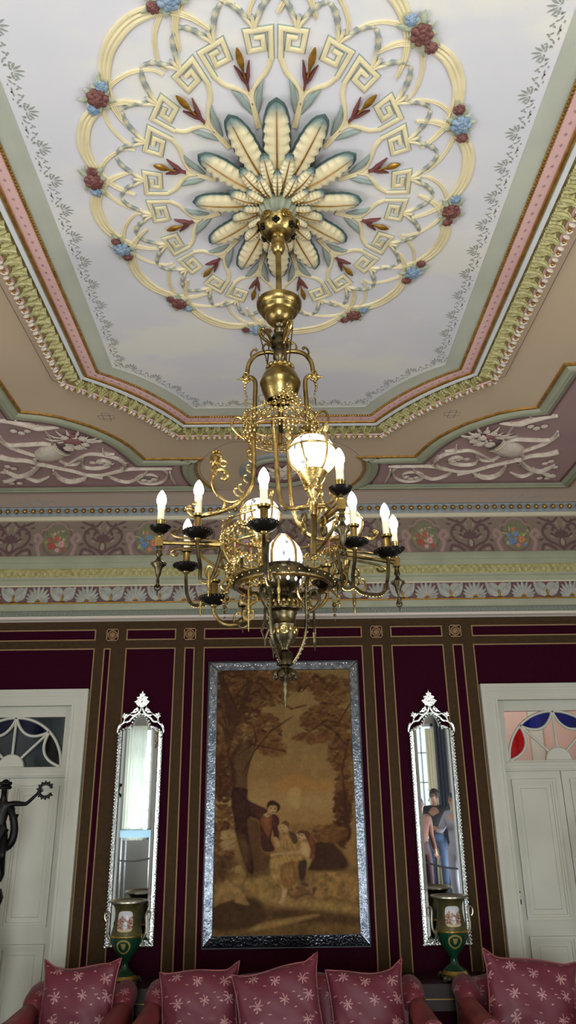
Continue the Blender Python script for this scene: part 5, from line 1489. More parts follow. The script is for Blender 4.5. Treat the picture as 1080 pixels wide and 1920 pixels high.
def wall_mirror(cx, z0, label, tilt):
    t = thing('wall_mirror', label, 'mirror', (cx, WALL_Y-.012, z0), group='tall narrow mirrors on the crimson wall')
    o = (cx, WALL_Y-.012, z0); y = WALL_Y-.014
    W0 = .163
    outer = trefoil(W0, 1.365, .135); inner = trefoil(W0-.034, 1.335, .115); inner = [(u, v+.045) for u, v in inner]; plate = [(u*.86, .062+(v-.045)*.986) for u, v in inner]
    def at_(mb): mb.M = MW(cx, z0, y); return mb
    mb = at_(MB()); mb.prism(outer, -.0, .006); obj('backing_board', mb, M['darkedge'], t, o)
    mb = at_(MB()); mb.prism(plate, .006, .012); obj('mirror_plate', mb, M['mirror'], t, o, smooth=False)
    # bevel round the plate
    mb = at_(MB()); n = len(inner); a = [mb.pt((u, v, .0085)) for u, v in inner]; b = [mb.pt((u, v, .0122)) for u, v in plate]
    for k in range(n): mb.face((a[k], a[(k+1) % n], b[(k+1) % n], b[k]))
    obj('plate_bevel', mb, M['mirror'], t, o, smooth=False)
    # outer border of mirror strips, cut by joints
    mb = at_(MB()); ob = inset(outer, .004); ib = inset(inner, -.006)
    if len(ob) == len(ib):
        a = [mb.pt((u, v, .010)) for u, v in ob]; b = [mb.pt((u, v, .016)) for u, v in ib]
        for k in range(n): mb.face((a[k], a[(k+1) % n], b[(k+1) % n], b[k]))
    obj('border_strip', mb, M['cutglass'], t, o, smooth=False)
    mb = at_(MB()); L = [0]
    for k in range(len(outer)-1): L.append(L[-1]+math.dist(outer[k], outer[k+1]))
    s_ = 0
    def along(poly, Ls, q):
        for k in range(len(poly)-1):
            if q <= Ls[k+1]: f = (q-Ls[k])/max(1e-9, Ls[k+1]-Ls[k]); return (poly[k][0]+(poly[k+1][0]-poly[k][0])*f, poly[k][1]+(poly[k+1][1]-poly[k][1])*f)
        return poly[-1]
    while s_ < L[-1]:
        u, v = along(outer, L, s_); mb.ball((u*.975, v, .014), .0082, 6, 5, (1,1.2,1)); s_ += .0225
    s_ = -W0
    while s_ < W0: mb.ball((s_, .006, .014), .0082, 6, 5, (1.2,1,1)); s_ += .0225
    obj('rope_border', mb, M['cutglass'], t, o)
    # pierced crest
    def cut(pts, h0=.006, h1=.016): 
        mb.prism(pts, h0, h1, .003)
    mb = at_(MB()); zc = 1.365
    cut([(-.05,zc+.225),(-.062,zc+.235),(-.035,zc+.25),(-.045,zc+.268),(-.02,zc+.275),(-.022,zc+.292),(-.008,zc+.295),(0,zc+.322),(.008,zc+.295),(.022,zc+.292),(.02,zc+.275),(.045,zc+.268),(.035,zc+.25),(.062,zc+.235),(.05,zc+.225),(.035,zc+.205),(.018,zc+.196),(0,zc+.188),(-.018,zc+.196),(-.035,zc+.205)])
    obj('crest_leaf', mb, M['cutglass'], t, o)
    mb = at_(MB()); mb.ball((0, zc+.232, .016), .005, 8, 5); mb.ball((0, zc+.262, .016), .0035, 8, 5); obj('crest_stud', mb, M['darkedge'], t, o)
    for s_ in (-1, 1):
        mb = at_(MB()); f = lambda q: [(s_*u, zc+v) for u, v in q]
        def band(q, w):
            P = spline([(u, v, 0) for u, v in q], 6); m = len(P); lo, hi = [], []
            for i in range(m):
                tt = (P[min(i+1,m-1)]-P[max(i-1,0)]).normalized(); nn = Vector((-tt.y, tt.x)); ww = w*(.6+.4*math.sin(PI*min(1,.1+.9*i/m)))
                lo.append((s_*(P[i].x-nn.x*ww), zc+P[i].y-nn.y*ww)); hi.append((s_*(P[i].x+nn.x*ww), zc+P[i].y+nn.y*ww))
            cut(lo+hi[::-1])
        band([(.006,.19),(.012,.165),(.03,.145),(.06,.135),(.085,.142)], .008)
        band([(.0,.145),(.03,.138),(.065,.118),(.09,.092),(.125,.085),(.15,.06)], .008)
        band([(.085,.145),(.10,.132),(.12,.115),(.13,.08)], .007)
        cut(f([(.024,.185),(.018,.165),(.035,.16),(.045,.15),(.062,.152),(.088,.148),(.068,.163),(.058,.178),(.042,.19),(.034,.2)]))
        cut(f([(.105,.13),(.1,.15),(.118,.148),(.128,.16),(.134,.146),(.146,.15),(.138,.135),(.15,.125),(.132,.12),(.125,.105)]))
        cut(f([(.14,.07),(.152,.08),(.162,.072),(.172,.05),(.176,.02),(.166,.0),(.16,.03),(.15,.05)]))
        obj('crest_scroll', mb, M['cutglass'], t, o)
        mb = at_(MB()); mb.ball((s_*.045, zc+.172, .016), .0045, 8, 5); mb.ball((s_*.128, zc+.135, .016), .004, 8, 5); mb.ball((s_*.155, zc-.02, .018), .005, 8, 5); obj('crest_stud', mb, M['darkedge'], t, o)
    t.rotation_euler = (tilt, 0, 0)
    return t
wall_mirror(-1.045, .884, 'tall narrow mirror with fretted glass crest, left of the pastoral picture', .016)
wall_mirror(1.092, .864, 'tall narrow mirror with fretted glass crest, right of the picture, reflecting people', .016)

# ------------------------------------------------------------------ consoles and urn-shaped vases
M['darkwood'] = mat('dark_mahogany', (42,20,18), .3, rgb2=(28,13,12), nscale=10)
M['vgreen'] = mat('green_glaze', (18,64,42), .18, spec=.6, rgb2=(14,52,36), nscale=8)
M['vgold'] = mat('dull_gold_ground', (92,82,44), .38, .35, rgb2=(66,66,36), nscale=16)
M['vgilt'] = mat('vase_gilding', (196,168,92), .25, .9)
M['vrim'] = mat('pewter_gilt', (150,144,128), .3, .9)
M['vplinth'] = mat('dark_ornate_plinth', (86,84,72), .4, .6, rgb2=(52,50,42), nscale=30)
VY = 5.42
vb = at(848, 1837, VY); vz = lambda py, px=848: at(px, py, VY).z
CT = vb.z-.002        # console top
for cx_, lab in ((at(237, 1760, VY).x, 'dark mahogany console table behind the left armchair, under the left vase'), (at(848, 1760, VY).x, 'dark mahogany console table between the settee and right armchair')):
    t = thing('console_table', lab, 'console table', (cx_, 5.49, 0), group='console tables by the wall')
    mb = MB(); mb.box((cx_-.34, 5.32, CT-.03), (cx_+.34, 5.665, CT)); mb.box((cx_-.33, 5.335, CT-.04), (cx_+.33, 5.66, CT-.03)); obj('table_top', mb, M['darkwood'], t)
    mb = MB(); mb.box((cx_-.31, 5.35, CT-.15), (cx_+.31, 5.65, CT-.04)); obj('apron', mb, M['darkwood'], t)
    mb = MB(); mb.box((cx_-.31, 5.34, CT-.088), (cx_+.31, 5.352, CT-.083)); obj('brass_inlay', mb, M['vgilt'], t)
    for sx in (-1, 1):
        for yy in (5.375, 5.625):
            mb = MB(); x = cx_+sx*.285
            mb.lathe([(.018,0),(.026,.02),(.016,.05),(.02,.2),(.028,.4),(.022,.5),(.03,CT-.15)], 14, (x, yy, 0)); obj('leg', mb, M['darkwood'], t)
def vase(px, label):
    dx = 0
    cx_ = at(px, 1760, VY).x; o = (cx_, VY, CT)
    t = thing('urn_vase', label, 'vase', o, group='green and gold urn vases')
    sc = 1/294.0; Z = lambda py: vz(py)
    def L_(mb, prof, seg=40): mb.lathe([(r*sc, Z(py)) for r, py in prof], seg, (cx_, VY, 0)); return mb
    obj('vase_neck', L_(MB(), [(29.5,1744),(28.5,1738),(25.5,1726),(23.5,1714),(23,1703),(24,1694),(27,1688),(32,1683),(35,1681)]), M['vgold'], t)
    obj('vase_rim', L_(MB(), [(34,1682),(36,1681),(36,1678.5),(34,1678),(31,1680),(26,1686),(20,1700)]), M['vrim'], t)
    obj('vase_body', L_(MB(), [(8,1792),(11,1787),(17,1780),(23,1769),(28,1757),(30,1747),(30,1744)]), M['vgreen'], t)
    obj('gilt_band', L_(MB(), [(30.2,1746),(30.8,1745),(30.8,1743),(30,1742)]), M['vgilt'], t)
    obj('vase_stem', L_(MB(), [(20,1818),(17,1814),(10,1809),(7,1803),(6.2,1797),(7,1793),(9.5,1791),(8,1789)]), M['vgreen'], t)
    mb = L_(MB(), [(25,1829),(25.5,1824),(23,1821),(21,1818)])
    mb.M = None; obj('vase_foot', mb, M['vgilt'], t)
    mb = MB(); mb.box((cx_-.088, VY-.088, Z(1833)), (cx_+.088, VY+.088, Z(1828)))
    for sx in (-1, 1):
        for sy in (-1, 1):
            mb.ball((cx_+sx*.078, VY+sy*.078, CT+.021), .018, 8, 6); mb.ball((cx_+sx*.085, VY+sy*.085, CT+.009), .0125, 8, 6, (1.3,1.3,.5))
    obj('plinth', mb, M['vplinth'], t)
    # handles
    for sx in (-1, 1):
        mb = MB(); P = [(27,1752),(33,1748),(36,1738),(36,1722),(35,1708),(38,1700),(43,1703),(43,1712),(40,1717)]
        mb.tube(spline([(cx_+sx*r*sc, VY, Z(py)) for r, py in P], 6), [.009]*12+[.008]*20+[.006]*17, 8)
        for k in range(5): mb.ball((cx_+sx*(30+.5*k)*sc, VY, Z(1752+3*k)), .008-.0008*k, 7, 5)
        obj('vase_handle', mb, M['vrim'], t)
    # painted reserve on the neck and gilt medallion on the body, following the curve
    def curved(name, m, hw, py0, py1, rr, outline, col=None):
        mb = MB(); nu, nv = 22, 22
        def r_at(py): 
            tb = [(1680,35),(1688,27),(1694,24),(1703,23),(1714,23.5),(1726,25.5),(1738,28.5),(1744,30),(1747,30),(1757,28),(1769,23),(1780,17)]
            for (a, b), (c, d) in zip(tb, tb[1:]):
                if py <= c: return b+(d-b)*(py-a)/(c-a)
            return 17
        def fn(i, j):
            u = i/(nu-1)*2-1; v = j/(nv-1)*2-1
            u2, v2 = outline(u, v); py = (py0+py1)/2+(py1-py0)/2*v2; R = r_at(py)*sc+rr; a = -PI/2+u2*hw
            if col: mb.col = col(u2, v2)
            return (cx_+R*math.cos(a), VY+R*math.sin(a), Z(py))
        mb.grid(fn, nu, nv); return obj(name, mb, m, t)
    def sq(u, v): k = max(1e-6, (abs(u)**4+abs(v)**4)**.25/max(abs(u), abs(v), 1e-6)); return u/k, v/k
    def scene(u, v):
        n_ = math.sin(u*9+v*4)*math.sin(v*11-u*5)+.5*math.sin(u*23)*math.sin(v*19)
        if v < -.35+.2*math.sin(u*5): return lin((196,196,200))
        if v > .75: return lin((190,170,140))
        if abs(u-.1) < .2 and v > .0: return lin((214,220,226)) if n_ > -.1 else lin((150,160,172))
        return lin((150,96,78)) if n_ > .1 else (lin((92,70,60)) if n_ < -.35 else lin((196,170,160)))
    curved('painted_reserve', mat_vc('vase_painting', .3), .62, 1696, 1734, .002, sq, scene)
    def disc(u, v):
        m_ = max(abs(u), abs(v)); 
        if m_ < 1e-6: return 0, 0
        l = math.hypot(u, v); return u/l*m_, v/l*m_
    md = lambda u, v: (lin((150,132,78)) if .8 < math.hypot(u, v) or (abs(u)*1.7+abs(v+.05)*.9 < .5 or (abs(v+.3) < .2 and abs(u) < .3)) else lin((17,58,39)))
    curved('gilt_medallion', mat_vc('vase_medallion', .3), .5, 1748, 1776, .002, disc, md)
    return t
vase(237, 'green and gold two-handled urn vase in front of the left mirror')
vase(848, 'green and gold two-handled urn vase in front of the right mirror')

# ------------------------------------------------------------------ seats
def brocade(name, base, spr, dens):
    m = bpy.data.materials.new(name); N, L = nt(m); b = N['Principled BSDF']
    tc = N.new('ShaderNodeTexCoord'); sx = N.new('ShaderNodeSeparateXYZ'); cx = N.new('ShaderNodeCombineXYZ')
    L.new(tc.outputs['Object'], sx.inputs[0])
    ad = N.new('ShaderNodeMath'); ad.operation = 'MULTIPLY_ADD'; ad.inputs[1].default_value = .6
    L.new(sx.outputs['Y'], ad.inputs[0]); L.new(sx.outputs['Z'], ad.inputs[2])
    L.new(sx.outputs['X'], cx.inputs['X']); L.new(ad.outputs[0], cx.inputs['Y'])
    wn_ = N.new('ShaderNodeTexNoise'); wn_.inputs['Scale'].default_value = 38; L.new(tc.outputs['Object'], wn_.inputs['Vector'])
    wv = N.new('ShaderNodeVectorMath'); wv.operation = 'MULTIPLY_ADD'; wv.inputs[1].default_value = (.022,.022,0); L.new(wn_.outputs['Color'], wv.inputs[0]); L.new(cx.outputs[0], wv.inputs[2]); cx = wv
    def layer(scale, r, pet, amp, rnd_):
        v = N.new('ShaderNodeTexVoronoi'); v.voronoi_dimensions = '2D'; v.inputs['Scale'].default_value = scale; v.inputs['Randomness'].default_value = rnd_
        L.new(cx.outputs[0], v.inputs['Vector'])
        s = N.new('ShaderNodeVectorMath'); s.operation = 'SUBTRACT'
        L.new(cx.outputs[0], s.inputs[0]); L.new(v.outputs['Position'], s.inputs[1])
        q = N.new('ShaderNodeSeparateXYZ'); L.new(s.outputs[0], q.inputs[0])
        at2 = N.new('ShaderNodeMath'); at2.operation = 'ARCTAN2'; L.new(q.outputs['Y'], at2.inputs[0]); L.new(q.outputs['X'], at2.inputs[1])
        mu = N.new('ShaderNodeMath'); mu.operation = 'MULTIPLY'; mu.inputs[1].default_value = pet; L.new(at2.outputs[0], mu.inputs[0])
        co = N.new('ShaderNodeMath'); co.operation = 'COSINE'; L.new(mu.outputs[0], co.inputs[0])
        ma = N.new('ShaderNodeMath'); ma.operation = 'MULTIPLY_ADD'; ma.inputs[1].default_value = amp*r; ma.inputs[2].default_value = r; L.new(co.outputs[0], ma.inputs[0])
        ln = N.new('ShaderNodeVectorMath'); ln.operation = 'LENGTH'; L.new(s.outputs[0], ln.inputs[0])
        lt = N.new('ShaderNodeMath'); lt.operation = 'LESS_THAN'; L.new(ln.outputs['Value'], lt.inputs[0]); L.new(ma.outputs[0], lt.inputs[1])
        return lt
    l1 = layer(dens, .0165, 7, .8, .45); l2 = layer(dens*1.9, .0050, 2, .6, .9)
    mx = N.new('ShaderNodeMath'); mx.operation = 'MAXIMUM'; L.new(l1.outputs[0], mx.inputs[0]); L.new(l2.outputs[0], mx.inputs[1])
    n = N.new('ShaderNodeTexNoise'); n.inputs['Scale'].default_value = 60; L.new(tc.outputs['Object'], n.inputs['Vector'])
    k = N.new('ShaderNodeMath'); k.operation = 'MULTIPLY'; L.new(mx.outputs[0], k.inputs[0]); L.new(n.outputs['Fac'], k.inputs[1])
    k2 = N.new('ShaderNodeMath'); k2.operation = 'MULTIPLY'; k2.inputs[1].default_value = 1.3; k2.use_clamp = True; L.new(k.outputs[0], k2.inputs[0])
    mix = N.new('ShaderNodeMix'); mix.data_type = 'RGBA'; mix.inputs[6].default_value = lin(base); mix.inputs[7].default_value = lin(spr)
    L.new(k2.outputs[0], mix.inputs[0]); L.new(mix.outputs[2], b.inputs['Base Color'])
    b.inputs['Roughness'].default_value = .5; b.inputs['Sheen Weight'].default_value = .08; b.inputs['Specular IOR Level'].default_value = .35
    bp = N.new('ShaderNodeBump'); bp.inputs['Strength'].default_value = .12; bp.inputs['Distance'].default_value = .01
    n2 = N.new('ShaderNodeTexNoise'); n2.inputs['Scale'].default_value = 9; n2.inputs['Detail'].default_value = 3; L.new(tc.outputs['Object'], n2.inputs['Vector'])
    L.new(n2.outputs['Fac'], bp.inputs['Height']); L.new(bp.outputs[0], b.inputs['Normal'])
    return m
M['brocade'] = brocade('crimson_sprigged_brocade', (108,39,52), (182,134,132), 8.0)
M['brocade_pillow'] = brocade('rose_sprigged_brocade', (98,34,49), (192,148,146), 8.0)
M['plainred'] = mat('worn_red_satin', (136,58,60), .5, rgb2=(116,46,51), nscale=9, bump=.2, bscale=14)
M['scrollwood'] = mat('dark_button', (40,34,36), .35)
SEAT_Z = .41
BY = 5.10       # plane of the backs
def soft_box(mb, x0, x1, y0, y1, z0, z1, r=.05, n=5):
    cx_, cy_, cz_ = (x0+x1)/2, (y0+y1)/2, (z0+z1)/2; hx, hy, hz = (x1-x0)/2, (y1-y0)/2, (z1-z0)/2
    def se(a, e): return math.copysign(abs(math.cos(a))**e, math.cos(a)), math.copysign(abs(math.sin(a))**e, math.sin(a))
    rows = []
    def fn(i, j):
        a = 2*PI*i/40; b = -PI/2+PI*j/16; ca, sa = se(a, .28); cb, sb = se(b, .28)
        return (cx_+hx*ca*cb, cy_+hy*sa*cb, cz_+hz*sb)
    mb.grid(fn, 40, 17, closeu=True)
def seat(name, label, cat, xl, xr, ztop, arm_in, hump, group=None):
    """xl,xr: outer edges of the upholstered back at plane BY"""
    cx_ = (xl+xr)/2; t = thing(name, label, cat, (cx_, BY-.35, 0), group=group)
    w = (xr-xl)/2
    mb = MB(); nu = 49
    def top(u): return ztop-hump+hump*(math.cos(min(1, abs(u)*1.15)*PI)*.5+.5)-(.05*max(0, (abs(u)-.86)/.14)**2)
    def fn(i, j):
        u = i/(nu-1)*2-1; a = 2*PI*j/20; zt = top(u); e = (1-abs(u)**10)**.4
        c, s_ = math.cos(a), math.sin(a); zc = (zt+.25)/2; hz = (zt-.25)/2
        c = math.copysign(abs(c)**.5, c); s2 = math.copysign(abs(s_)**.35, s_)
        bul = .03*math.cos(PI*(u*2 if name != 'settee' else u*3))**2 if c < 0 else 0
        return (cx_+u*w, BY+c*(.085+bul)*(.4+.6*e)-(zc+hz*s2-.25)*-.10*1, zc+hz*s2*(.9+.1*e))
    mb.grid(fn, nu, 20, closev=True); mb.face([20*0+j for j in range(20)]); mb.face([20*(nu-1)+j for j in range(20)])
    obj('backrest', mb, M['brocade'], t)
    for sx in (-1, 1):   # rounded ear where the arm meets the back
        x = cx_+sx*(w-.045)
        mb = MB(); za_ = ztop-hump-.045
        mb.tube(spline([(x, BY+.06, za_), (x, BY, za_+.005), (x-sx*0, BY-.10, za_-.015), (x, BY-.16, za_-.05)], 4), [.05,.06,.068,.072,.074,.075,.075,.074,.072,.07,.066,.06,.05], 14)
        obj('wing', mb, M['brocade'], t)
        xa = cx_+sx*(w-.03); mb = MB(); zr = .665
        P = spline([(xa, BY-.05, zr+.015), (xa, BY-.16, zr+.01), (xa, BY-.30, zr), (xa, BY-.46, zr-.008), (xa, BY-.66, zr-.005)], 5)
        n = len(P); mb.tube(P, lerpl([.045,.054,.06,.064,.068], n), 18)
        soft_box(mb, xa-.045, xa+.045, BY-.65, BY, .2, zr-.02)
        ar = obj('arm', mb, M['plainred'], t)
        mb = MB(); c = P[-1]+Vector((0,-.004,0))
        mb.tube([c, c+Vector((0,-.012,0))], .038, 18); obj('scroll_button', mb, M['scrollwood'], ar)
        mb = MB(); mb.torus(c, .053, .013, 24, 8, (0,1,0)); obj('scroll_trim', mb, M['brocade'], ar)
    ns = 3 if name == 'settee' else 1; a0, a1 = cx_-w+.06, cx_+w-.06
    for k in range(ns):
        mb = MB(); soft_box(mb, a0+(a1-a0)*k/ns, a0+(a1-a0)*(k+1)/ns, BY-.66, BY-.07, SEAT_Z-.16, SEAT_Z); obj('seat_cushion', mb, M['brocade'], t)
    mb = MB(); soft_box(mb, cx_-w+.0, cx_+w-.0, BY-.64, BY+.04, .14, SEAT_Z-.13); obj('seat_frame', mb, M['plainred'], t)
    for sx in (-1, 1):
        for yy in (BY-.58, BY-.02):
            mb = MB(); mb.lathe([(.014,0),(.022,.02),(.018,.06),(.03,.12),(.03,.16)], 12, (cx_+sx*(w-.06), yy, 0)); obj('leg', mb, M['darkwood'], t)
    return t
x_ = lambda px, py=1845: at(px, py, BY).x
zt_ = at(590, 1824, BY).z
seat('settee', 'three-seat crimson sprigged settee under the pastoral picture', 'settee', x_(286), x_(782), zt_, .0, .05)
seat('armchair', 'crimson sprigged armchair by the left door, with one cushion', 'armchair', x_(66), x_(250), at(150, 1840, BY).z, .0, .03, group='crimson armchairs')
seat('armchair', 'crimson sprigged armchair by the right door, with one cushion', 'armchair', x_(856), x_(1068), at(900, 1826, BY).z, .0, .03, group='crimson armchairs')
# cushions
def cushion(px, py_top, w, h, roll, lean, label, Y, ears=(1,1,1,1), seed=0):
    p = at(px, py_top, Y)      # middle of the top edge
    mb = MB(); n = 37; r = random.Random(seed); ph = [r.uniform(0, 6) for _ in range(6)]
    def pos(u, v, sgn):
        T_ = .075*max(0, (1-abs(u)**2.2)*(1-abs(v)**2.2))**.42
        e = 1-.075*(1-v*v)*abs(u)**3; f = 1-.085*(1-u*u)*abs(v)**3
        wr = .006*math.sin(6*u+3*v+ph[0])*math.sin(5*v+ph[1])+.009*math.sin(14*(v*.8-u*.25)+ph[2])*max(0, -v+.1)+.006*math.sin(17*(u+v*.5)+ph[3])*max(0,abs(u)-.4)
        cr = .0
        if u*v != 0:
            k = (0 if u < 0 else 1)+(0 if v > 0 else 2); q = max(0, abs(u)-.75)*max(0, abs(v)-.75)/.0625; cr = ears[k]*q*.012
        x = u*w/2*e+(math.copysign(cr*.5, u)); z = v*h/2*f+math.copysign(cr*1.2, v)-.012*math.sin(3*u+ph[4])*(v > 0)*v
        return Vector((x, sgn*T_ + (wr if sgn < 0 else 0), z))
    i0 = mb.grid(lambda i, j: pos(i/(n-1)*2-1, j/(n-1)*2-1, -1), n, n); i1 = mb.grid(lambda i, j: pos(i/(n-1)*2-1, j/(n-1)*2-1, 1)+Vector((0,.0015,0)), n, n)
    rim = [(i,0) for i in range(n)]+[(n-1,j) for j in range(1,n)]+[(i,n-1) for i in range(n-2,-1,-1)]+[(0,j) for j in range(n-2,0,-1)]
    for a, b in zip(rim, rim[1:]+rim[:1]): mb.face((i0[a[0]][a[1]], i0[b[0]][b[1]], i1[b[0]][b[1]], i1[a[0]][a[1]]))
    R_ = Matrix.Rotation(-lean, 4, 'X') @ Matrix.Rotation(roll, 4, 'Y')
    c = p-(Matrix.Rotation(-lean, 4, 'X') @ Vector((0,0,h/2)))
    o = obj('cushion', mb, M['brocade_pillow'], origin=None, sharp=80, cat='cushion', label=label, group='sprigged rose cushions along the seats')
    o.location = c; o.rotation_euler = R_.to_euler()
    pp = MB(); pp.tube([i for i in [pos(a[0]/(n-1)*2-1, a[1]/(n-1)*2-1, 0) for a in rim]], .0045, 6, closed=True); q = obj('cushion_piping', pp, M['plainred'], o, origin=(0,0,0)); 
    return o
cushion(153, 1807, .42, .43, .02, .16, 'rose sprigged cushion on the left armchair', 4.90, (1.4,1.8,.5,.5), 1)
cushion(377, 1816, .44, .43, -.06, .16, 'rose sprigged cushion at the left end of the settee', 4.90, (.6,2.4,.5,.5), 2)
cushion(524, 1811, .475, .45, -.14, .16, 'rose sprigged cushion with a raised corner in the middle of the settee', 4.80, (.3,2.6,.5,.5), 3)
cushion(686, 1816, .43, .43, -.07, .16, 'rose sprigged cushion at the right end of the settee', 4.90, (.4,2.2,.5,.5), 4)
cushion(984, 1795, .51, .475, .12, .17, 'large rose sprigged cushion tilted on the right armchair', 4.84, (2.4,1.2,.5,.5), 5)
# ------------------------------------------------------------------ figures: one continuous skinned body each
def skin_mesh(name, nodes, edges, m, parent=None, origin=None, levels=1, root=0, recolor=None):
    """nodes [(co, radius or (rx,ry))]"""
    me = bpy.data.meshes.new(name+'_cage'); me.from_pydata([tuple(c) for c, r in nodes], edges, [])
    o = bpy.data.objects.new(name+'_cage', me); COL.objects.link(o)
    sk = o.modifiers.new('Skin', 'SKIN'); sk.use_smooth_shade = True; sk.branch_smoothing = .3
    for i, (c, r) in enumerate(nodes):
        d = me.skin_vertices[0].data[i]; d.radius = r if isinstance(r, tuple) else (r, r); d.use_root = (i == root)
    ss = o.modifiers.new('Sub', 'SUBSURF'); ss.levels = levels; ss.render_levels = levels
    bpy.context.view_layer.update(); dg = bpy.context.evaluated_depsgraph_get()
    nm = bpy.data.meshes.new_from_object(o.evaluated_get(dg)); bpy.data.objects.remove(o); bpy.data.meshes.remove(me)
    nm.name = name; nm.materials.clear(); nm.materials.append(m); nm.shade_smooth()
    if origin is not None:
        nm.transform(Matrix.Translation(-Vector(origin)))
    ob = bpy.data.objects.new(name, nm); COL.objects.link(ob)
    if parent is not None: ob.parent = parent
    return ob
def body_nodes(J, s=1.0, woman=False):
    """J: dict of joint positions (world). returns nodes, edges"""
    N_, E_, ix = [], [], {}
    def add(k, c, r, par=None):
        ix[k] = len(N_); N_.append((Vector(c), tuple(q*s for q in r) if isinstance(r, tuple) else r*s))
        if par is not None: E_.append((ix[par], ix[k]))
    sh = .9 if woman else 1.0
    add('pelvis', J['pelvis'], (.155,.11)); add('waist', J['waist'], (.135*sh,.10), 'pelvis'); add('chest', J['chest'], (.165*sh,.115), 'waist'); add('neck', J['neck'], .058, 'chest')
    add('chin', Vector(J['neck']).lerp(Vector(J['head']), .45), .062, 'neck'); add('head', J['head'], (.078,.092), 'chin'); add('crown', Vector(J['head'])+(Vector(J['head'])-Vector(J['neck'])).normalized()*.085*s, (.058,.07), 'head')
    fw = Vector(J['face']).normalized()
    add('nose', Vector(J['head'])+fw*.098*s+Vector((0,0,-.02*s)), .013, 'head')
    for d in ('l', 'r'):
        add('sh'+d, J['sh'+d], .062*sh, 'chest'); add('el'+d, J['el'+d], .042*sh, 'sh'+d); add('wr'+d, J['wr'+d], .029, 'el'+d)
        wv = (Vector(J['wr'+d])-Vector(J['el'+d])).normalized(); side = wv.cross(fw); 
        if side.length < .1: side = wv.cross(Vector((0,0,1)))
        side.normalize(); nn = side.cross(wv).normalized()
        palm = Vector(J['wr'+d])+wv*.055*s; add('pa'+d, palm, (.036,.018), 'wr'+d)
        for k in range(4):
            L = (.066,.076,.070,.055)[k]; b = palm+wv*.03*s+side*((k-1.5)*.019*s)
            add('f%d%s' % (k, d), b, .009, 'pa'+d); add('g%d%s' % (k, d), b+wv*L*.5*s+nn*.008*s, .0085, 'f%d%s' % (k, d)); add('h%d%s' % (k, d), b+wv*L*.85*s+nn*.028*s, .007, 'g%d%s' % (k, d))
        add('t0'+d, palm+side*(-.036*s), .011, 'pa'+d); add('t1'+d, palm+side*(-.052*s)+wv*.03*s, .010, 't0'+d); add('t2'+d, palm+side*(-.05*s)+wv*.055*s+nn*.01*s, .008, 't1'+d)
        add('hi'+d, J['hi'+d], .095, 'pelvis'); add('kn'+d, J['kn'+d], .060, 'hi'+d); add('ca'+d, Vector(J['kn'+d]).lerp(Vector(J['an'+d]), .3), .058, 'kn'+d); add('an'+d, J['an'+d], .040, 'ca'+d)
        add('to'+d, J['to'+d], (.042,.03), 'an'+d)
    return N_, E_, ix
def standing(x, y, h, face, lean=0, arms=None, step=.0):
    """joints of a standing figure of height h at x,y facing the unit vector face"""
    s = h/1.75; f = Vector(face).normalized(); r = Vector((f.y, -f.x, 0))   # right-hand side of the figure
    P = lambda a, b, z: Vector((x, y, 0))+r*(a*s)+f*(b*s)+Vector((0,0,z*s))
    J = dict(pelvis=P(0,0,.94), waist=P(0,-.01,1.08), chest=P(0,-.01,1.30), neck=P(0,.0,1.49), head=P(0,.02,1.63), face=f)
    for d, q in (('l', -1), ('r', 1)):
        J['sh'+d] = P(q*.19, -.01, 1.40); J['el'+d] = P(q*.25, -.04, 1.12); J['wr'+d] = P(q*.25, .06, .88)
        J['hi'+d] = P(q*.095, 0, .90); J['kn'+d] = P(q*.115, .02+q*step*.3, .49); J['an'+d] = P(q*.12, -.01+q*step, .09); J['to'+d] = P(q*.13, .15+q*step, .035)
    if arms: 
        for k, v in arms.items(): J[k] = P(*v)
    return J, s
M['skin'] = mat('skin', (158,116,94), .55); M['skin2'] = mat('skin_tan', (124,88,70), .55)
M['hairdark'] = mat('dark_hair', (34,26,24), .6); M['denim'] = mat('blue_denim', (34,48,70), .8, rgb2=(58,78,106), nscale=6)
M['blackcloth'] = mat('black_cloth', (30,32,38), .85); M['rust'] = mat('rust_cloth', (92,56,46), .85); M['winecloth'] = mat('wine_cloth', (50,20,28), .85)
M['greycloth'] = mat('pale_grey_cloth', (140,138,150), .85); M['whitecloth'] = mat('white_cloth', (220,222,226), .85); M['darkblue'] = mat('dark_teal_cloth', (34,56,66), .85); M['shoe'] = mat('white_shoe', (210,210,214), .6)
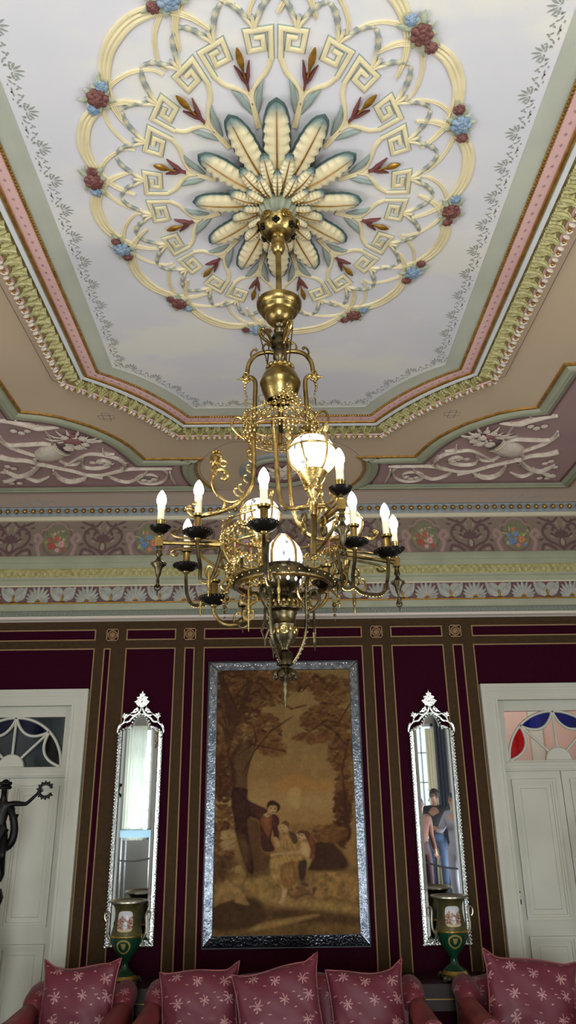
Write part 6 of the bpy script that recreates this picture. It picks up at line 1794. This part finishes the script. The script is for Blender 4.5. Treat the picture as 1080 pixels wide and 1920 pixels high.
def person(x, y, h, face, label, top, bottom, skin='skin', long_hair=False, woman=False, arms=None, step=0.04, skirt=False, shoe='shoe'):
    J, s = standing(x, y, h, face, arms=arms, step=step); N_, E_, ix = body_nodes(J, s, woman)
    o = (x, y, 0); t = thing('person', label, 'person', o)
    skin_mesh('body', N_, E_, M[skin], t, o)
    def sub(name, keys, m, grow, extra=()):
        mp = {}; nodes = []
        for k in keys:
            mp[k] = len(nodes); c, r = N_[ix[k]]; r = r if isinstance(r, tuple) else (r, r)
            g_ = grow
            if 'neck' in keys and k in ('chest', 'shl', 'shr'): g_ = .034; c = Vector(c)+Vector((0,0,.02*s))
            nodes.append((c, (r[0]+g_*s, r[1]+g_*s) if k != 'neck' else (.086*s, .082*s)))
        inv = {v: k for k, v in ix.items()}
        ed = [(mp[inv[a]], mp[inv[b]]) for a, b in E_ if inv[a] in mp and inv[b] in mp]
        return skin_mesh(name, nodes, ed, M[m], t, o)
    sub('shirt', ['pelvis','waist','chest','neck','shl','shr','ell','elr','wrl','wrr'], top, .014)
    sub('skirt' if skirt else 'trousers', ['waist','pelvis','hil','hir','knl','knr','cal','car','anl','anr'], bottom, .035 if skirt else .014)
    for d in 'lr':
        c = J['an'+d]; e = J['to'+d]; b = MB(); b.tube([c.lerp(e,-.35)+Vector((0,0,-.04*s)), c.lerp(e,.2)+Vector((0,0,-.03*s)), c.lerp(e,.7)+Vector((0,0,-.008*s)), e+Vector((0,0,.0)), e.lerp(c,-.2)], [.035*s,.048*s,.045*s,.04*s,.015*s], 10); obj('shoe', b, M[shoe], t, o)
    hd = Vector(J['head']); f = Vector(face).normalized(); b = MB()
    def hair(i, j):
        a = 2*PI*i/20; q = PI*.62*j/9; d = Vector((math.sin(q)*math.cos(a), math.sin(q)*math.sin(a), math.cos(q)))
        k = 1.0-.25*max(0, d.dot(f))*max(0, math.sin(q))
        return hd+Vector((d.x*.098*s*k, d.y*.098*s*k, .02*s+d.z*.118*s))-f*(.02*s)
    b.grid(hair, 20, 10, closeu=True)
    if long_hair:
        b.tube(spline([hd-f*.06*s+Vector((0,0,.04*s)), hd-f*.09*s+Vector((0,0,-.10*s)), hd-f*.12*s+Vector((0,0,-.30*s)), hd-f*.10*s+Vector((0,0,-.42*s))], 4), [.09*s]*5+[.105*s]*4+[.09*s]*3+[.03*s], 12)
    obj('hair', b, M['hairdark'], t, o)
    for q in (-1, 1):
        e = hd+f*.085*s+Vector((f.y, -f.x, 0))*(q*.032*s)+Vector((0,0,.012*s)); b = MB(); b.ball(e, .011*s, 8, 6); obj('eye', b, M['hairdark'], t, o)
    return t
face_wall = (-.15, 1, 0)
person(2.62, -2.45, 1.72, (-.6, 1, 0), 'person in a black top and jeans standing, reflected in the right mirror', 'blackcloth', 'denim', 'skin2', step=.07)
person(2.22, -1.75, 1.60, (.5, 1, 0), 'person with long dark hair and a rust jacket, reflected in the right mirror', 'rust', 'winecloth', 'skin', True, True)
person(2.66, -1.10, 1.68, (-.9, .6, 0), 'person in a pale grey hooded top, reflected at the right of the right mirror', 'greycloth', 'greycloth', 'skin', arms={'ell': (-.24,.10,1.18), 'wrl': (-.12,.30,1.22)})
person(1.16, -1.0, 1.55, (-1, .5, 0), 'person in a white shirt and dark teal trousers, reflected in the picture frame', 'whitecloth', 'darkblue', 'skin2')

# ------------------------------------------------------------------ bronze figures on pedestals by the doors
M['blackbronze'] = mat('black_patinated_bronze', (26,24,24), .42, .7)
M['greystone'] = mat('grey_stone', (128,128,124), .6)
def statue(x, y, zf, mir, label, h=.62):
    s = h/1.75; o = (x, y, 0); t = thing('statue', label, 'statue', o, group='bronze figures on pedestals')
    P = lambda a, b, z: Vector((x+mir*a*s, y-b*s, zf+z*s))
    J = dict(pelvis=P(0,0,.94), waist=P(.02,.0,1.09), chest=P(.04,.02,1.31), neck=P(.05,.05,1.50), head=P(.06,.09,1.64), face=Vector((mir*.4,-1,0)))
    J.update(shl=P(-.18,0,1.42), ell=P(-.36,.1,1.30), wrl=P(-.50,.2,1.46), shr=P(.22,.02,1.40), elr=P(.47,.05,1.38), wrr=P(.66,.08,1.55))
    J.update(hil=P(-.10,0,.90), knl=P(-.10,.1,.50), anl=P(-.06,-.05,.10), tol=P(-.06,.12,.04), hir=P(.12,0,.90), knr=P(.20,.22,.55), anr=P(.13,-.12,.22), tor=P(.14,.02,.12))
    N_, E_, ix = body_nodes(J, s, True); N_ = [(c, (r if not isinstance(r, tuple) else r)) for c, r in N_]
    skin_mesh('figure_body', N_, E_, M['blackbronze'], t, o)
    b = MB(); hd = J['head']
    for k in range(30):
        a = 2*PI*k/15; z = .0+.07*(k//15); b.ball(hd+Vector((.085*s*math.cos(a), .02*s+.085*s*math.sin(a), z*s+.03*s)), .034*s, 6, 5)
    b.ball(hd+Vector((0,.10*s,.08*s)), .07*s, 8, 6); b.ball(hd+Vector((0,.01*s,.10*s)), .075*s, 8, 6); obj('hair', b, M['blackbronze'], t, o)
    b = MB(); c = J['wrr']+Vector((mir*.16*s, -.02, .06*s)); R_ = .115*s
    for k in range(24):
        a = .5+(2*PI-1.1)*k/23; b.ball(c+Vector((mir*R_*math.cos(a), 0, R_*math.sin(a))), .03*s, 6, 4, (1,.7,1))
        if k % 2: e = c+Vector((mir*(R_+.035*s)*math.cos(a), 0, (R_+.035*s)*math.sin(a))); b.ball(e, .018*s, 6, 4)
    obj('wreath', b, M['blackbronze'], t, o)
    b = MB()    # drapery blown back from the waist and the trailing leg
    b.grid(lambda i, j: P(.20+.16*j/7-.02*math.sin(i*.9), .06+.05*math.sin(j*1.7+i*.3), 1.36-.05*i+.04*math.sin(j*.9)-.02*j), 6, 8)
    for pts, r_ in (([P(.16,.04,1.35), P(.27,.06,1.15), P(.30,.02,.92), P(.24,0,.72), P(.05,-.02,.62), P(-.1,0,.55)], [.05,.065,.07,.075,.08,.05]), ([P(.1,.05,1.0), P(.0,.12,.75), P(-.1,.1,.4), P(-.05,.1,.15)], [.12,.13,.12,.10])):
        Q = spline(pts, 5); b.tube(Q, [q*s for q in lerpl(r_, len(Q))], 10)
    obj('drapery', b, M['blackbronze'], t, o)
    b = MB(); b.lathe([(.075,zf-.06),(.08,zf-.05),(.07,zf-.02),(.062,zf)], 24, (x, y, 0)); b.ball((x, y, zf), .055, 12, 6, (1,1,.5)); obj('figure_base', b, M['blackbronze'], t, o)
    b = MB(); pr = [(.05,zf-.30),(.06,zf-.28),(.045,zf-.26),(.06,zf-.22),(.072,zf-.17),(.05,zf-.13),(.06,zf-.10),(.075,zf-.06)]
    b.lathe(pr, 24, (x, y, 0), rib=lambda a, z: .06*math.cos(8*a)); obj('turned_stem', b, M['blackbronze'], t, o)
    b = MB(); b.lathe([(.105,zf-.40),(.10,zf-.385),(.085,zf-.37),(.085,zf-.34),(.07,zf-.33),(.06,zf-.30)], 28, (x, y, 0)); obj('stone_collar', b, M['greystone'], t, o)
    b = MB(); b.lathe([(.17,0),(.17,.05),(.14,.07),(.12,.12),(.07,.18),(.06,.5),(.075,zf-.55),(.095,zf-.47),(.10,zf-.42),(.09,zf-.40)], 28, (x, y, 0), rib=lambda a, z: .03*math.cos(12*a)); obj('pedestal', b, M['blackbronze'], t, o)
    return t
SY = 5.15
hl = at(12, 1480, SY)
statue(hl.x-.022, SY, hl.z-.581, 1, 'black bronze figure holding out a wreath before the left door')
hr = at(1182, 1585, SY)
statue(hr.x-.0, SY, hr.z-.575, -1, 'black bronze figure, only its wreath showing, before the right door')
# ------------------------------------------------------------------ windows, curtains and fittings behind the camera (some seen in the mirrors, some windows added for light)
M['frame'] = mat('window_white', (224,226,226), .5)
M['lawn'] = mat('lawn_green', (96,140,62), .9, rgb2=(130,170,90), nscale=4)
def sheer():
    m = bpy.data.materials.new('sheer_curtain'); N, L = nt(m); out = [n for n in N if n.type == 'OUTPUT_MATERIAL'][0]; N.remove(N['Principled BSDF'])
    a = N.new('ShaderNodeBsdfTranslucent'); a.inputs['Color'].default_value = lin((244,246,240)); d = N.new('ShaderNodeBsdfDiffuse'); d.inputs['Color'].default_value = lin((236,236,226)); x = N.new('ShaderNodeMixShader'); x.inputs[0].default_value = .35
    L.new(a.outputs[0], x.inputs[1]); L.new(d.outputs[0], x.inputs[2]); L.new(x.outputs[0], out.inputs['Surface']); return m
M['sheer'] = sheer(); M['darkcurtain'] = mat('dark_slate_curtain', (58,66,78), .8); M['creamcurtain'] = mat('cream_curtain', (226,220,196), .8)
wn = 1
def window(a0, a1, z0, z1, axis, pos, inward):
    """frame, muntins and pane in an opening"""
    global wn
    t = thing('window_%d' % wn, None, None, ((a0+a1)/2, pos, z0) if axis == 'x' else (pos, (a0+a1)/2, z0), kind='structure'); wn += 1
    def B(mb, p, q, za_, zb_, d): 
        if axis == 'x': mb.box((p, pos-d, za_), (q, pos+d, zb_))
        else: mb.box((pos-d, p, za_), (pos+d, q, zb_))
    mb = MB(); w = .05
    for p, q, za_, zb_ in ((a0, a0+w, z0, z1), (a1-w, a1, z0, z1), (a0, a1, z0, z0+w), (a0, a1, z1-w, z1)): B(mb, p, q, za_, zb_, .04)
    n = 2 if a1-a0 > .8 else 1
    for k in range(1, n+1): x = a0+(a1-a0)*k/(n+1); B(mb, x-.012, x+.012, z0, z1, .018)
    for k in range(1, 4): z = z0+(z1-z0)*k/4; B(mb, a0, a1, z-.012, z+.012, .018)
    struct('window_frame', mb, M['frame'], t)
    mb = MB(); B(mb, a0+w, a1-w, z0+w, z1-w, .002); struct('window_pane', mb, M['pane'], t)
for a, b, c, d in REAR_H: window(a, b, c, d, 'x', RY0-.1, 1)
for s_ in (-1, 1):
    for a, b, c, d in ADDED_SIDE_H: window(a, b, c, d, 'y', s_*(RX+.1), -s_)  # added side windows, never in view, only there to let light in
def curtain(x0, x1, z0, z1, y, m, label, folds, grp=None, amp=.03):
    mb = MB(); n = folds*10
    mb.grid(lambda i, j: (x0+(x1-x0)*i/n, y+amp*math.sin(2*PI*folds*i/n)*(.6+.4*(1-j/8))+.008*math.sin(i*.7), z0+(z1-z0)*j/8), n+1, 9)
    o = obj('curtain', mb, m, cat='curtain', label=label, group=grp, origin=((x0+x1)/2, y, z0))
    return o
g = 'curtains at the windows facing the crimson wall'
curtain(-2.98, -2.60, .9, 2.92, RY0+.10, M['sheer'], 'bright sheer curtain reflected in the left mirror', 7, g)
curtain(-1.75, -1.30, .1, 3.02, RY0+.12, M['sheer'], 'sheer curtain reflected at the left edge of the picture frame', 6, g)
curtain(2.72, 2.89, .1, 2.80, RY0+.12, M['creamcurtain'], 'cream curtain reflected in the middle of the right mirror', 3, g)
curtain(2.90, 3.10, .1, 3.3, RY0+.16, M['darkcurtain'], 'dark slate curtain reflected in the right mirror', 3, g, .02)
# glass-topped display case and rope seen in the left mirror
t = thing('display_case', 'glass-topped display case on thin legs reflected in the left mirror', 'display case', (-2.55, -2.9, 0))
M['caseblue'] = mat('pale_blue_case', (150,190,214), .25); M['steel'] = mat('brushed_steel', (180,184,188), .25, .9); M['rope'] = mat('black_rope', (24,22,24), .7)
mb = MB(); mb.box((-2.85,-3.15,1.0), (-2.3,-2.7,1.12)); obj('case_top', mb, M['caseblue'], t)
mb = MB(); mb.box((-2.86,-3.16,1.12), (-2.29,-2.69,1.13)); obj('case_glass', mb, M['pane'], t)
for x in (-2.82, -2.33):
    for y in (-3.12, -2.73): mb = MB(); mb.lathe([(.015,0),(.015,1.0)], 10, (x, y, 0)); obj('leg', mb, M['steel'], t)
for k, (x0, x1, y, lab) in enumerate(((-3.1, -1.9, -1.9, 'black rope barrier between steel posts reflected in the left mirror'), (1.9, 3.1, -.2, 'black rope barrier between steel posts reflected in the right mirror'))):
    t = thing('rope_barrier', lab, 'rope barrier', ((x0+x1)/2, y, 0), group='rope barriers')
    for x in (x0, x1): mb = MB(); mb.lathe([(.13,0),(.13,.015),(.03,.03),(.017,.05),(.017,.84),(.028,.86),(.02,.89)], 18, (x, y, 0)); obj('post', mb, M['steel'], t)
    mb = MB(); mb.tube([(x0+(x1-x0)*i/20, y, .82-.12*math.sin(PI*i/20)) for i in range(21)], .013, 8); obj('rope', mb, M['rope'], t)
# garden outside the windows
mb = MB(); mb.box((-14,-16,-.12), (14,RY0-.25,-.05)); struct('ground', mb, M['lawn'])
M['bush'] = mat('garden_foliage', (92,140,70), .8, rgb2=(150,190,110), nscale=3)
r9 = random.Random(9)
for k, (x, y) in enumerate(((2.4,-9.5),(4.6,-9.0),(-3.5,-10.5))):
    mb = MB()
    for q in range(420):
        u, v = r9.uniform(0, 2*PI), math.acos(r9.uniform(-.6, 1)); R_ = .85*r9.uniform(.75, 1.05)
        c = Vector((x+R_*math.sin(v)*math.cos(u), y+R_*math.sin(v)*math.sin(u), 1.3+1.35*R_*math.cos(v))); n_ = Vector((r9.uniform(-1,1), r9.uniform(-1,1), r9.uniform(-1,1))).normalized(); a = n_.orthogonal().normalized()*.10; b_ = n_.cross(a)*.5
        mb.face([mb.pt(c-a), mb.pt(c+b_), mb.pt(c+a), mb.pt(c-b_)])
    t = thing('garden_shrub', ('leafy green garden shrub outside the window reflected in the right mirror','leafy garden shrub outside, right of the other shrubs','leafy garden shrub outside the rear windows on the left')[k], 'shrub', (x, y, -.05), group='garden shrubs outside')
    obj('foliage', mb, M['bush'], t, recalc=False)
    mb = MB(); mb.lathe([(.06,-.05),(.045,.6),(.02,1.2)], 8, (x, y, 0)); obj('stem', mb, M['darkwood'], t)

# ------------------------------------------------------------------ light
def area(name, loc, rot, sx, sy, power, rgb=(1,1,1), spread=None):
    l = bpy.data.lights.new(name, 'AREA'); l.shape = 'RECTANGLE'; l.size = sx; l.size_y = sy; l.energy = power; l.color = rgb
    if spread: l.spread = math.radians(spread)
    o = bpy.data.objects.new(name, l); COL.objects.link(o); o.location = loc; o.rotation_euler = rot; return o
DAY = (.95, .985, 1.0)
for i, (a, b, c, d) in enumerate(REAR_H):
    if not REAR_P[i]: continue
    # daylight at the rear windows, tilted up; the wide middle one is added fill
    area('daylight_fill_rear', ((a+b)/2, RY0-.45, (c+d)/2-.25), (math.radians(90+22), 0, 0), b-a+.1, d-c, PW_REAR*(b-a)*REAR_P[i], DAY)
for s_ in (-1, 1):
    for a, b, c, d in ADDED_SIDE_H: area('added_side_fill', (s_*(RX+.45), (a+b)/2, (c+d)/2-.3), (math.radians(90+34), 0, math.radians(90 if s_ > 0 else -90)), b-a, d-c, PW_SIDE*(b-a), DAY)  # added fill at the invented side windows, aimed up at the ceiling
area("annex_lamp", (DRX, WALL_Y+.75, 3.5), (0,0,0), .5, .5, 30, (1,.95,.9))
area('annex_lamp', (DLX, WALL_Y+.9, 3.5), (0,0,0), .4, .4, 1.6, (.9,.95,1))
w = bpy.data.worlds.new('sky'); S.world = w; w.use_nodes = True
bg = w.node_tree.nodes['Background']; bg.inputs['Color'].default_value = (.75,.88,1,1); bg.inputs['Strength'].default_value = WORLD

# ------------------------------------------------------------------ camera and view
cam = bpy.data.cameras.new('camera'); co = bpy.data.objects.new('camera', cam); COL.objects.link(co)
cam.sensor_fit = 'VERTICAL'; cam.sensor_height = 36; cam.lens = CAM_F*36/1920; cam.clip_start = .05
co.matrix_world = Matrix.Translation((0,0,CAM_H)) @ Matrix((( AR.x, AU.x, -AF.x),(AR.y, AU.y, -AF.y),(AR.z, AU.z, -AF.z))).to_4x4()
S.camera = co
S.view_settings.view_transform = 'Standard'; S.view_settings.look = 'None'; S.view_settings.gamma = 1; S.view_settings.use_curve_mapping = False
S.view_settings.exposure = EXPO
S.cycles.max_bounces = 8; S.cycles.diffuse_bounces = 5; S.cycles.glossy_bounces = 5; S.cycles.transparent_max_bounces = 12; S.cycles.sample_clamp_indirect = 4
S.cycles.caustics_reflective = False; S.cycles.caustics_refractive = False
S.cycles.use_denoising = True
for o in bpy.data.objects:
    if '_o' in o: del o['_o']
